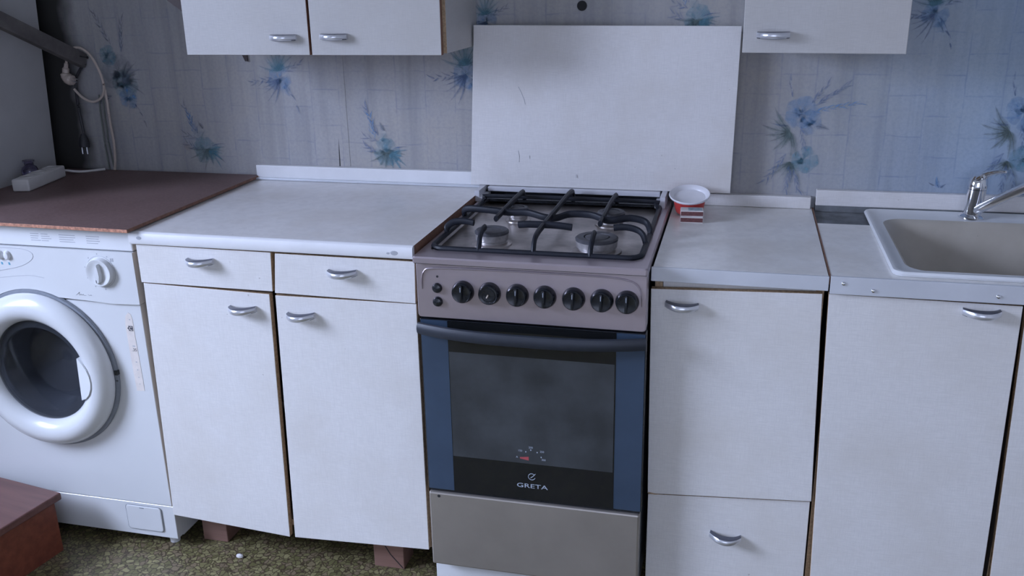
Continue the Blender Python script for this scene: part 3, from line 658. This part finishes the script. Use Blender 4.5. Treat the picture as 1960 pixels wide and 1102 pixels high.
bm = bmesh.new(); poly_prism(bm, [(.2265, .3865), (.2465, .3835), (.2465, .3925), (.2265, .3895)], y0 - .0003, y0 + .0001); st.part('red_wedge', bm, M['print_red'], od)
# drawer
dr = st.part('drawer', B(.006, .496, -.621, -.59, .078, .2745, bev=.004), M['steel_drawer'])
bm = bmesh.new(); lathe(bm, [(.0038, 0), (.0035, .0006)], 14, Matrix.Translation((.0305, -.621, .2655)) @ Matrix.Rotation(PI / 2, 4, 'X')); st.part('screw_hole', bm, M['black_hole'], dr)
st.part('drawer_gap', B(.006, .496, -.612, -.59, .2745, .281), M['black_plastic'])
bm = bmesh.new(); lathe(bm, [(.001, 0), (.004, .002), (.003, .004), (.001, .005)], 8, Matrix.Translation((.474, -.612, .281))); tag(obj('crumb', bm, M['crumb']), 'tiny white crumb lying on the ledge above the stove drawer', 'crumb')

# ------------------------------------------------------------------ white board behind the stove
t = Root('white_board', 'large plain white laminate board standing on edge behind the stove', 'board', (.31, -.05, .88))
bm = bmesh.new()
hexa(bm, [(-.0345, -.0585, .8805), (.6465, -.054, .8795), (.6465, -.044, .8795), (-.0345, -.0485, .8805), (-.016, -.05, 1.293), (.651, -.05, 1.287), (.651, -.04, 1.287), (-.016, -.04, 1.293)], .001)
bmesh.ops.recalc_face_normals(bm, faces=bm.faces[:])
for fc in bm.faces: fc.material_index = 0 if abs(fc.normal.y) > .6 else 1
t.part('sheet', bm, [M['laminate_panel'], M['laminate']])
for pts in (((.10, 1.14), (.108, 1.125), (.116, 1.105), (.118, 1.095)), ((.098, .975), (.101, .96), (.100, .945)), ((.128, .963), (.129, .955)), ((.2525, .916), (.253, .908))):
    bm = bmesh.new(); tube(bm, [(x, -.0502 - (1.29 - z) * .0212, z) for x, z in pts], .0006, 5); t.part('scratch', bm, M['print_grey'])

# ------------------------------------------------------------------ wall cabinets
YU = -.278
u1 = Root('wall_cabinet', 'white two-door wall cabinet with brown door edges, hanging above the left countertop', 'wall cabinet', (-.36, -.13, 1.24))
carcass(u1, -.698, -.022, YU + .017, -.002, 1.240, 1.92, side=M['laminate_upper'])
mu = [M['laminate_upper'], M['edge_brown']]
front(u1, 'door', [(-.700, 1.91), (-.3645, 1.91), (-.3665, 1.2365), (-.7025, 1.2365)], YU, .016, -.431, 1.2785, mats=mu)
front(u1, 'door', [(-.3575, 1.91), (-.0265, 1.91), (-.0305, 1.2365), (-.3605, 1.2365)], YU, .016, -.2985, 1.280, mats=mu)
bm = bmesh.new(); poly_prism(bm, [(-.718, 1.242), (-.690, 1.242), (-.690, 1.197), (-.698, 1.197)], -.005, -.001); u1.part('hanging_bracket', bm, M['dark_wood'])
u2 = Root('wall_cabinet', 'white single-door wall cabinet hanging above the short countertop, right of the white board', 'wall cabinet', (.82, -.13, 1.24))
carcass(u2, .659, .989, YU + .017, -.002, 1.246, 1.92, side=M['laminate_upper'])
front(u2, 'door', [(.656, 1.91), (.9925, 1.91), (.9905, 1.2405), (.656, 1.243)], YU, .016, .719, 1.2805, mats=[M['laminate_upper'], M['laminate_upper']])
# dark thing to the left of the left wall cabinet
t = Root('shelf_bracket', 'dark brown wooden corner bracket at the upper left of the two-door wall cabinet', 'bracket', (-.76, -.2, 1.34))
bm = bmesh.new(); poly_prism(bm, [(-.705, 1.340), (-.703, 1.48), (-.90, 1.48)], -.27, -.25); t.part('plate', bm, M['dark_wood'])
bm = bmesh.new(); box(bm, -.90, -.703, -.25, -.001, 1.46, 1.48); t.part('ledge', bm, M['dark_wood'])

# ------------------------------------------------------------------ washing machine
wm = Root('washing_machine', 'white front-loading washing machine with round porthole door, left of the cabinets', 'washing machine', (-1.0, -.3, 0))
Wx0, Wx1, Wy = -1.302, -.703, -.600
bm = bmesh.new()
for a in ((Wx0, Wx0 + .003, -.575, -.06, .028, .866), (Wx1 - .003, Wx1, -.575, -.06, .028, .866), (Wx0 + .003, Wx1 - .003, -.575, -.06, .028, .031), (Wx0 + .003, Wx1 - .003, -.575, -.06, .863, .866), (Wx0 + .003, Wx1 - .003, -.063, -.06, .031, .863)): box(bm, *a)
wm.part('casing', bm, M['washer'])
def holed(x0, x1, z0, z1, y0_, y1_, c, rr, n=64):
    """a flat panel with a round opening and rounded outer edge"""
    bm = bmesh.new(); L = [[], [], [], [], []]; a0 = math.atan2(z0 - c[1], x0 - c[0])
    angs = sorted([2 * PI * k / n for k in range(n)] + [math.atan2(z - c[1], x - c[0]) % (2 * PI) for x in (x0, x1) for z in (z0, z1)])
    for a in angs:
        ca, sa = math.cos(a), math.sin(a)
        t = min([(x1 - c[0]) / ca if ca > 1e-9 else 9, (x0 - c[0]) / ca if ca < -1e-9 else 9, (z1 - c[1]) / sa if sa > 1e-9 else 9, (z0 - c[1]) / sa if sa < -1e-9 else 9])
        L[0].append((c[0] + rr * ca, y1_, c[1] + rr * sa)); L[1].append((c[0] + rr * ca, y0_, c[1] + rr * sa))
        L[2].append((c[0] + (t - .0015) * ca, y0_, c[1] + (t - .0015) * sa)); L[3].append((c[0] + t * ca, y0_ + .0015, c[1] + t * sa)); L[4].append((c[0] + t * ca, y1_, c[1] + t * sa))
    loft(bm, L); return bm
wm.part('front_panel', holed(Wx0, Wx1 - .004, .128, .681, Wy, -.574, (-1.010, .491), .1365), M['washer'])
pl = wm.part('plinth', B(Wx0, Wx1, Wy + .0004, -.574, .030, .1265, bev=.0012, seg=1), M['washer'])
bm = bmesh.new(); loft(bm, [[(x, Wy - .0012, z) for x, z in rrect(-.845, -.741, .047, .118, .008)], [(x, Wy - .0030, z) for x, z in rrect(-.844, -.742, .048, .117, .008)], [(x, Wy - .0034, z) for x, z in rrect(-.842, -.744, .050, .115, .008)]], True)
fl = wm.part('filter_flap', bm, M['washer'], pl)
wm.part('flap_outline', (lambda b: (tube(b, [(x, Wy - .0012, z) for x, z in rrect(-.8458, -.7402, .0462, .1188, .009)] + [(x, Wy - .0012, z) for x, z in rrect(-.8458, -.7402, .0462, .1188, .009)][:1], .0007, 5, False), b)[1])(bmesh.new()), M['grey_plastic'], pl)
wm.part('flap_notch', B(-.803, -.790, Wy - .0042, Wy - .003, .1125, .1145), M['grey_plastic'], pl)
# control panel, its lower edge arched around the door
DC = (-1.010, .491)
bm = bmesh.new(); pts = [(Wx0, .8125), (Wx0, .655)]
for k in range(25):
    a = r_(158 - 136 * k / 24); px, pz = DC[0] + .2135 * math.cos(a), DC[1] + .2135 * math.sin(a)
    if pz > .681 or k < 12: pts.append((px, max(pz, .62)))
pts += [(-.83, .684), (-.78, .681), (Wx1 - .001, .6835), (Wx1 - .001, .8125)]
poly_prism(bm, pts, Wy - .006, -.574)
cp2 = wm.part('control_panel', bm, M['washer'])
wm.part('top_fascia', B(Wx0, Wx1, Wy - .002, -.574, .8145, .866, bev=.003), M['washer_old'], label='yellowed strip with a grey printed programme list')
wm.part('worktop', B(Wx0, Wx1, -.574, -.03, .866, .8675), M['washer_old'])
random.seed(9)
for x0_, x1_ in ((-.975, -.955), (-.945, -.925), (-.895, -.855), (-.82, -.79)):
    for k in range(4):
        z = .8455 - k * .0055; bm = B(x0_ - .005, x1_ + random.uniform(-.006, .004), Wy - .0024, Wy - .0019, z, z + .0016); wm.part('programme_text', bm, M['print_grey'])
# dial
Td = Matrix.Translation((-.796, Wy - .006, .7615)) @ Matrix.Rotation(PI / 2, 4, 'X')
bm = bmesh.new(); lathe(bm, [(.0395, 0), (.0395, .0004), (.0385, .0005), (.0385, 0)], 36, Td, False, False); wm.part('dial_scale', bm, M['print_grey'], cp2, True)
bm = bmesh.new(); lathe(bm, [(.0355, 0), (.0345, .010), (.0325, .0125), (.027, .0120), (.022, .009), (.001, .009)], 36, Td); dl = wm.part('dial', bm, M['washer'], smooth=True)
bm = bmesh.new(); vs = []
pts = [(-.0045, -.0255), (.006, -.021), (.0095, -.006), (.0075, .012), (.0035, .0205), (-.003, .013), (-.009, -.005), (-.009, -.019)]
f0 = [bm.verts.new((-.796 + x, Wy - .0145, .7615 + z * 1.15)) for x, z in pts]; f1 = [bm.verts.new((-.796 + x * .72, Wy - .024, .7615 + z * 1.06)) for x, z in pts]
bm.faces.new(f0[::-1]); bm.faces.new(f1)
for i in range(8): bm.faces.new((f0[i], f0[(i + 1) % 8], f1[(i + 1) % 8], f1[i]))
bmesh.ops.bevel(bm, geom=bm.edges[:], offset=.0012, segments=2, affect='EDGES'); wm.part('dial_grip', bm, M['washer'], dl, True)
wm.part('dial_pointer', B(-.8000, -.7988, Wy - .0245, Wy - .0237, .738, .745), M['print_dark'], dl)
for x in (-1.053, -1.074, -1.095, -1.116, -1.137):
    bm = bmesh.new(); lathe(bm, [(.0085, 0), (.0085, .004), (.006, .008), (.001, .009)], 20, Matrix.Translation((x, Wy - .006, .789)) @ Matrix.Rotation(PI / 2, 4, 'X') @ Matrix.Scale(1.35, 4, (0, 1, 0))); wm.part('button', bm, M['washer_old'], smooth=True)
    bm = bmesh.new(); poly_prism(bm, [(x - .002, .764), (x + .003, .764), (x + .002, .770), (x - .003, .771)], Wy - .0063, Wy - .0058); wm.part('button_symbol', bm, M['print_blue'])
bm = bmesh.new(); pts = [(Wx0 + .05, Wy - .006, .808), (-1.05, Wy - .006, .808), (-1.005, Wy - .006, .806), (-.984, Wy - .006, .799), (-.981, Wy - .006, .788), (-.995, Wy - .006, .775), (-1.03, Wy - .006, .760), (-1.10, Wy - .006, .745)]
tube(bm, spline(pts, 5), .0007, 5); wm.part('pressed_line', bm, M['print_grey'])
bm = bmesh.new(); tube(bm, spline([(-1.14, Wy - .006, .722), (-1.05, Wy - .006, .735), (-1.0, Wy - .006, .740), (-.96, Wy - .006, .736)], 5), .0006, 5); wm.part('pressed_line', bm, M['print_grey'])
bm = bmesh.new(); zz = [(-.877, .698), (-.871, .702), (-.867, .706), (-.868, .698), (-.863, .701), (-.861, .698), (-.857, .701), (-.855, .698), (-.849, .6985)]
tube(bm, [(x, Wy - .0061, z) for x, z in zz], .0007, 5); tube(bm, [(-.843, Wy - .0061, .7005), (-.839, Wy - .0061, .6985), (-.836, Wy - .0061, .7005), (-.833, Wy - .0061, .6985)], .0007, 5)
wm.part('script_lettering', bm, M['print_grey'])
for k in range(7):
    a = r_(60 + k * 36); x, z = -.796 + .044 * math.cos(a), .7615 + .044 * math.sin(a)
    wm.part('dial_mark', B(x - .0012, x + .0012, Wy - .0064, Wy - .0058, z - .0015, z + .0015), M['print_grey'])
for k in range(2): wm.part('corner_symbol', B(-.766 + k * .005, -.763 + k * .005, Wy - .0064, Wy - .0058, .788, .796), M['print_grey'])
# door
TD = Matrix.Translation((DC[0], Wy, DC[1])) @ Matrix.Rotation(PI / 2, 4, 'X')
bm = bmesh.new(); lathe(bm, [(.210, -.006), (.2135, .0025), (.211, .008), (.202, .008), (.136, .008), (.136, -.006)], 72, TD, False, False); wm.part('door_surround', bm, M['grey_plastic'], smooth=True, label='grey ring around the porthole')
bm = bmesh.new(); lathe(bm, [(.1335, .004), (.134, .016), (.139, .027), (.150, .0375), (.166, .043), (.183, .040), (.197, .030), (.2045, .018), (.2045, .010), (.19, .008), (.136, .008)], 72, TD, False, False)
dd = wm.part('porthole_door', bm, M['washer'], smooth=True)
bm = bmesh.new(); lathe(bm, [(.136, .016), (.130, .015), (.115, .012), (.100, -.015), (.088, -.050), (.001, -.066), (.001, -.062), (.085, -.046), (.096, -.013), (.112, .009), (.130, .011), (.136, .012)], 56, TD, False, False)
wm.part('door_glass', bm, M['glass_door'], dd, True)
bm = bmesh.new(); lathe(bm, [(.1365, .004), (.132, -.006), (.126, -.025), (.118, -.045), (.112, -.075), (.118, -.080), (.1365, -.024)], 56, TD, False, False); wm.part('seal', bm, M['rubber'], smooth=True)
bm = bmesh.new(); lathe(bm, [(.119, -.070), (.122, -.08), (.21, -.09), (.21, -.33), (.001, -.335)], 56, TD, False, False); wm.part('drum', bm, M['drum'], smooth=True)
# door pull: leaf-shaped pad overlapping the glass
bm = bmesh.new(); pts = []
for k in range(9):
    a = r_(22 - 50 * k / 8); pts.append((DC[0] + (.134 + .028 * math.sin(PI * k / 8) ** .7) * math.cos(a), DC[1] + (.134 + .028 * math.sin(PI * k / 8) ** .7) * math.sin(a)))
for k in range(7):
    t_ = (k + 1) / 8; a = r_(-28 + 50 * t_); pts.append((DC[0] + (.134 - .014 * math.sin(PI * t_)) * math.cos(a), DC[1] + .134 * math.sin(a)))
f0 = [bm.verts.new((x, Wy - .012, z)) for x, z in pts]; f1 = [bm.verts.new((x, Wy - .0445 + (.158 - min(.158, math.hypot(x - DC[0], z - DC[1]))) * .35, z)) for x, z in pts]; n = len(pts)
bm.faces.new(f0); bm.faces.new(f1[::-1])
for i in range(n): bm.faces.new((f0[i], f1[i], f1[(i + 1) % n], f0[(i + 1) % n]))
bmesh.ops.bevel(bm, geom=[e for e in bm.edges if all(v.co.y < Wy - .02 for v in e.verts)], offset=.0015, segments=2, affect='EDGES')
wm.part('door_pull', bm, M['washer'], dd, True)
wm.part('door_catch', B(-.8035, -.795, Wy - .011, Wy - .002, .494, .506), M['black_plastic'], label='small black catch')
wm.part('latch_mark', B(-.8035, -.7985, Wy - .0092, Wy - .0072, .476, .480), M['print_dark'])
# sticker
bm = bmesh.new(); poly_prism(bm, [(-.757, .632), (-.753, .650), (-.745, .659), (-.738, .655), (-.735, .64), (-.7355, .60), (-.734, .55), (-.733, .50), (-.7325, .4535), (-.7545, .452), (-.756, .50), (-.757, .56), (-.7575, .60)], Wy - .0006, Wy)
stk = wm.part('sticker', bm, M['paper'], label='half-torn beige energy sticker')
wm.part('sticker_mark', B(-.7495, -.7375, Wy - .0009, Wy - .0005, .612, .625), M['print_dark'], stk)
bm = bmesh.new(); poly_prism(bm, [(-.7535, .6185), (-.7500, .6215), (-.7500, .6155)], Wy - .0009, Wy - .0005); wm.part('arrow_mark', bm, M['print_dark'], stk)
def PW(v): return Vector(v) - wm.loc
text_part('C', .0135, M['paper'], stk, PW((-.7435, Wy - .0011, .6138)), 'sticker_letter')
text_part('.35', .0110, M['print_dark'], stk, PW((-.7425, Wy - .0008, .5590)), 'sticker_number')
for z, w_ in ((.571, .007), (.640, .003), (.529, .004), (.508, .003), (.488, .002), (.470, .002)): wm.part('sticker_print', B(-.743 - w_ / 2, -.743 + w_ / 2, Wy - .0008, Wy - .0005, z, z + .0025), M['print_grey'], stk)
for x in (Wx0 + .04, Wx1 - .035):
    for y in (-.565, -.1):
        bm = bmesh.new(); lathe(bm, [(.013, 0), (.014, .016), (.010, .018), (.010, .03)], 16, Matrix.Translation((x, y, 0))); wm.part('foot', bm, M['washer_old'])

# board on top of the washer
t = Root('hardboard_sheet', 'red-brown hardboard sheet with a chipped orange front edge lying on the washing machine', 'board', (-1.0, -.33, .8675))
bm = bmesh.new()
hexa(bm, [(-1.316, -.622, .8682), (-.688, -.632, .8682), (-.686, -.012, .8682), (-1.335, -.012, .8682), (-1.316, -.622, .8765), (-.688, -.632, .8765), (-.686, -.012, .8765), (-1.335, -.012, .8765)], .0008)
bmesh.ops.recalc_face_normals(bm, faces=bm.faces[:])
for fc in bm.faces: fc.material_index = 1 if fc.normal.y < -.6 else (2 if fc.normal.x > .6 else 0)
t.part('sheet', bm, [M['board'], M['board_edge'], M['edge_brown']])

# tall cabinet at far left (only its side shows)
t = Root('tall_cabinet', 'tall plain grey cabinet side in the left corner, left of the washing machine', 'cabinet', (-1.62, -.35, 0))
bm = bmesh.new()
hexa(bm, [(-1.88, -.64, 0), (-1.372, -.64, 0), (-1.392, -.055, 0), (-1.88, -.055, 0), (-1.88, -.64, 1.75), (-1.2635, -.64, 1.75), (-1.2835, -.055, 1.75), (-1.88, -.055, 1.75)], .002)
t.part('body', bm, M['tall'])
t.part('door', B(-1.88, -1.40, -.66, -.642, .05, 1.73, bev=.002), M['tall'])
bm = bmesh.new(); tube(bm, [(-1.46, -.664, .9), (-1.46, -.69, .92), (-1.46, -.69, 1.08), (-1.46, -.664, 1.1)], .006, 8); t.part('handle', bm, M['satin'])

# power strip, jar, cords ------------------------------------------------
A_, B_ = Vector((-1.232, -.328, .8768)), Vector((-1.272, -.130, .8768)); dirv = (B_ - A_); Ls = dirv.length; ang = math.atan2(dirv.y, dirv.x)
t = thing('power_strip', 'old white three-socket power strip lying on the hardboard sheet', 'power strip', (A_ + B_) / 2, ang)
bm = B(-Ls / 2, Ls / 2, -.024, .024, 0, .034, bev=.005, seg=3); obj('casing', bm, M['strip_white'], t, True)
for k in (-1, 0, 1):
    bm = bmesh.new(); lathe(bm, [(.0195, .0335), (.0195, .0352), (.0175, .0352), (.0165, .028)], 24, Matrix.Translation((k * .06, 0, 0))); s_ = obj('socket', bm, M['strip_white'], t, True)
    for q in (-1, 1):
        bm = bmesh.new(); lathe(bm, [(.0024, .0281), (.0024, .0287)], 10, Matrix.Translation((k * .06, q * .0095, 0))); obj('socket_hole', bm, M['black_hole'], s_)
bm = bmesh.new(); tube(bm, spline([(Ls / 2 - .002, 0, .016), (Ls / 2 + .02, -.01, .014), (Ls / 2 + .05, -.045, .0042), (Ls / 2 + .085, -.10, .0040)], 8), .0036, 8); obj('cable', bm, M['strip_white'], t, True)
t = Root('jar', 'small dark violet glass jar with a flared neck behind the power strip', 'jar', (-1.301, -.205, .877))
TJ = Matrix.Translation((-1.301, -.205, .8768))
bm = bmesh.new(); lathe(bm, [(.0205, 0), (.0225, .003), (.0225, .034), (.019, .043), (.0125, .048), (.0125, .055), (.0160, .058), (.0160, .062), (.0145, .062), (.0105, .055), (.0105, .048), (.017, .041), (.0200, .034), (.0200, .005), (.001, .004)], 28, TJ); t.part('glass_body', bm, M['glass_violet'], smooth=True)
bm = bmesh.new(); lathe(bm, [(.0195, .0045), (.0196, .032), (.001, .033)], 24, TJ); t.part('contents', bm, M['cap_violet'], smooth=True)

t = Root('wooden_bar', 'dark grey wooden bar slanting down to the wall with a cord over its end', 'bar', (-1.24, -.25, 1.3))
a = Vector((-1.222, -.004, 1.196)); b = Vector((-1.2658, -.42, 1.398))
bm = bmesh.new(); d = (b - a).normalized(); sv = Vector((1, 0, 0)); sv = (sv - d * sv.dot(d)).normalized(); uv = d.cross(sv).normalized()
def rectsweep(bm, a, b, hw, hh):
    vs = []
    for p in (a, b):
        for s1, s2 in ((-1, -1), (1, -1), (1, 1), (-1, 1)): vs.append(p + sv * hw * s1 + uv * hh * s2)
    hexa(bm, vs, .002)
rectsweep(bm, a, b, .011, .0205); t.part('beam', bm, M['old_wood'])
bm = bmesh.new(); tube(bm, [(-1.212, -.03, 1.212), (-1.185, -.034, 1.209)], .0018, 6); lathe(bm, [(.004, 0), (.004, .0015)], 8, Matrix.Translation((-1.185, -.034, 1.209)) @ Matrix.Rotation(PI / 2, 4, 'Y')); t.part('nail', bm, M['black_hole'])
yy = -.03
t = Root('beige_cord', 'beige power cord looped over the end of the wooden bar, running down to the sheet', 'cord', (-1.17, yy, .877))
bm = bmesh.new(); tube(bm, spline([(-1.262, yy, 1.190), (-1.256, yy, 1.212), (-1.235, yy - .004, 1.232), (-1.205, yy - .004, 1.236), (-1.178, yy, 1.215), (-1.157, yy, 1.175), (-1.148, yy, 1.135), (-1.154, yy, 1.105), (-1.175, yy, 1.086), (-1.200, yy, 1.082), (-1.228, yy, 1.095), (-1.250, yy, 1.118)], 7), .0036, 8); t.part('cable_loop', bm, M['beige_plastic'], smooth=True)
bm = bmesh.new(); tube(bm, spline([(-1.156, yy + .006, 1.16), (-1.151, yy + .006, 1.12), (-1.150, yy + .006, 1.08), (-1.150, yy + .006, 1.02), (-1.150, yy + .008, .96), (-1.156, yy + .010, .91), (-1.163, yy + .010, .8785)], 7), .0036, 8); t.part('cable_tail', bm, M['beige_plastic'], smooth=True)
bm = bmesh.new(); tube(bm, spline([(-1.262, yy, 1.192), (-1.268, yy, 1.172), (-1.268, yy - .002, 1.155), (-1.258, yy - .004, 1.146), (-1.246, yy - .004, 1.144)], 5), [.006] * 4 + [.010] * 4 + [.015] * 5 + [.016] * 5 + [.014] * 3, 14); pg = t.part('plug', bm, M['beige_plastic'], smooth=True, label='angled beige plug')
for q in (0, 1):
    bm = bmesh.new(); tube(bm, [(-1.246, yy - .004 - q * .006, 1.150 - q * .007), (-1.228, yy - .006 - q * .006, 1.147 - q * .007)], .0021, 8); t.part('pin', bm, M['chrome'], pg)
t = Root('black_cord', 'black power cord and plug hanging below the wooden bar beside the dark corner', 'cord', (-1.26, yy, .93))
bm = bmesh.new(); tube(bm, spline([(-1.213, yy + .018, 1.19), (-1.235, yy + .018, 1.17), (-1.253, yy + .017, 1.14), (-1.258, yy + .015, 1.08), (-1.257, yy + .015, 1.03), (-1.252, yy + .012, .995), (-1.252, yy + .01, .975)], 6), .0042, 8); t.part('cable', bm, M['black_cable'], smooth=True)
bm = bmesh.new(); tube(bm, [(-1.252, yy + .008, .985), (-1.251, yy + .006, .970), (-1.250, yy + .004, .955), (-1.249, yy + .002, .945)], [.006, .013, .016, .015], 14); pg = t.part('plug', bm, M['black_cable'], smooth=True)
for q in (-1, 1):
    bm = bmesh.new(); tube(bm, [(-1.249 + q * .0085, yy, .946), (-1.2475 + q * .0085, yy - .002, .926)], .0021, 8); t.part('pin', bm, M['chrome'], pg)
for dx, lab in ((0, 'thin grey-green cable hanging on the wallpaper, left one of two'), (.013, 'thin grey-green cable hanging on the wallpaper, nearer the beige cord tail')):
    t = Root('thin_cable', lab, 'cable', (-1.18 + dx, -.01, .88), 'thin cables beside the cord loop')
    bm = bmesh.new(); tube(bm, spline([(-1.186 + dx, -.008, 1.10), (-1.190 + dx, -.008, 1.05), (-1.191 + dx, -.008, 1.0), (-1.192 + dx, -.008, .95), (-1.190 + dx * 1.4, -.008, .8785)], 6), .0024, 8); t.part('wire', bm, M['dull_cable'], smooth=True)

# ------------------------------------------------------------------ bowl and matchboxes
t = Root('plastic_bowl', 'red plastic bowl with a wide white rim standing at the back of the short countertop', 'bowl', (.550, -.125, .8385))
TB = Matrix.Translation((.550, -.118, .8475)) @ Matrix.Rotation(math.radians(15), 4, 'X')
bm = bmesh.new(); lathe(bm, [(.031, 0), (.034, .002), (.039, .030), (.0395, .037), (.037, .037), (.032, .004), (.001, .003)], 40, TB); t.part('cup', bm, M['red_plastic'], smooth=True)
bm = bmesh.new(); lathe(bm, [(.0395, .038), (.049, .0415), (.0505, .045), (.049, .047), (.044, .044), (.038, .037), (.036, .028), (.034, .028), (.030, .016), (.001, .013)], 44, TB); t.part('rim', bm, M['white_plastic'], smooth=True, label='white rim and inner bowl')
def matchbox(x, y, z, rot, lab):
    t = thing('matchbox', lab, 'matchbox', (x, y, z), rot, 'matchboxes stacked in front of the red bowl')
    bm = B(-.0265, .0265, -.0185, .0185, 0, .0145, bev=.0004)
    bmesh.ops.recalc_face_normals(bm, faces=bm.faces[:]); obj('sleeve', bm, M['box_paper'], t)
    obj('striking_side', B(-.0262, .0262, -.0188, -.0183, .0022, .0123), M['sulphur'], t, label='brown striking surface')
    obj('picture', B(-.009, .024, -.015, .015, .0144, .0147), M['box_picture'], t)
    obj('tray', B(-.0272, .0272, -.0172, .0172, .0012, .0132), M['box_paper'], t)
matchbox(.5605, -.1905, .8388, r_(2), 'lower matchbox of the pair stacked in front of the red bowl')
matchbox(.5600, -.1890, .8539, r_(4), 'upper matchbox with a faded blue picture, on top of the other matchbox')

# ------------------------------------------------------------------ low stool at lower left
rot = r_(-9)
t = thing('low_stool', 'low red-brown wooden stool in front of the washing machine at lower left', 'stool', (-.985, -.66, 0), rot)
hs = .17
obj('top_board', B(-.30, .0, -.27, .0, hs - .020, hs, bev=.003), M['stool_top'], t)
obj('side_panel', B(-.034, -.016, -.25, -.012, 0, hs - .020, bev=.001), M['stool_side'], t)
obj('side_panel', B(-.285, -.267, -.25, -.012, 0, hs - .020, bev=.001), M['stool_side'], t)
obj('cross_rail', B(-.267, -.034, -.035, -.018, .07, hs - .020, bev=.001), M['stool_side'], t)
obj('cross_rail', B(-.267, -.034, -.245, -.228, .07, hs - .020, bev=.001), M['stool_side'], t)
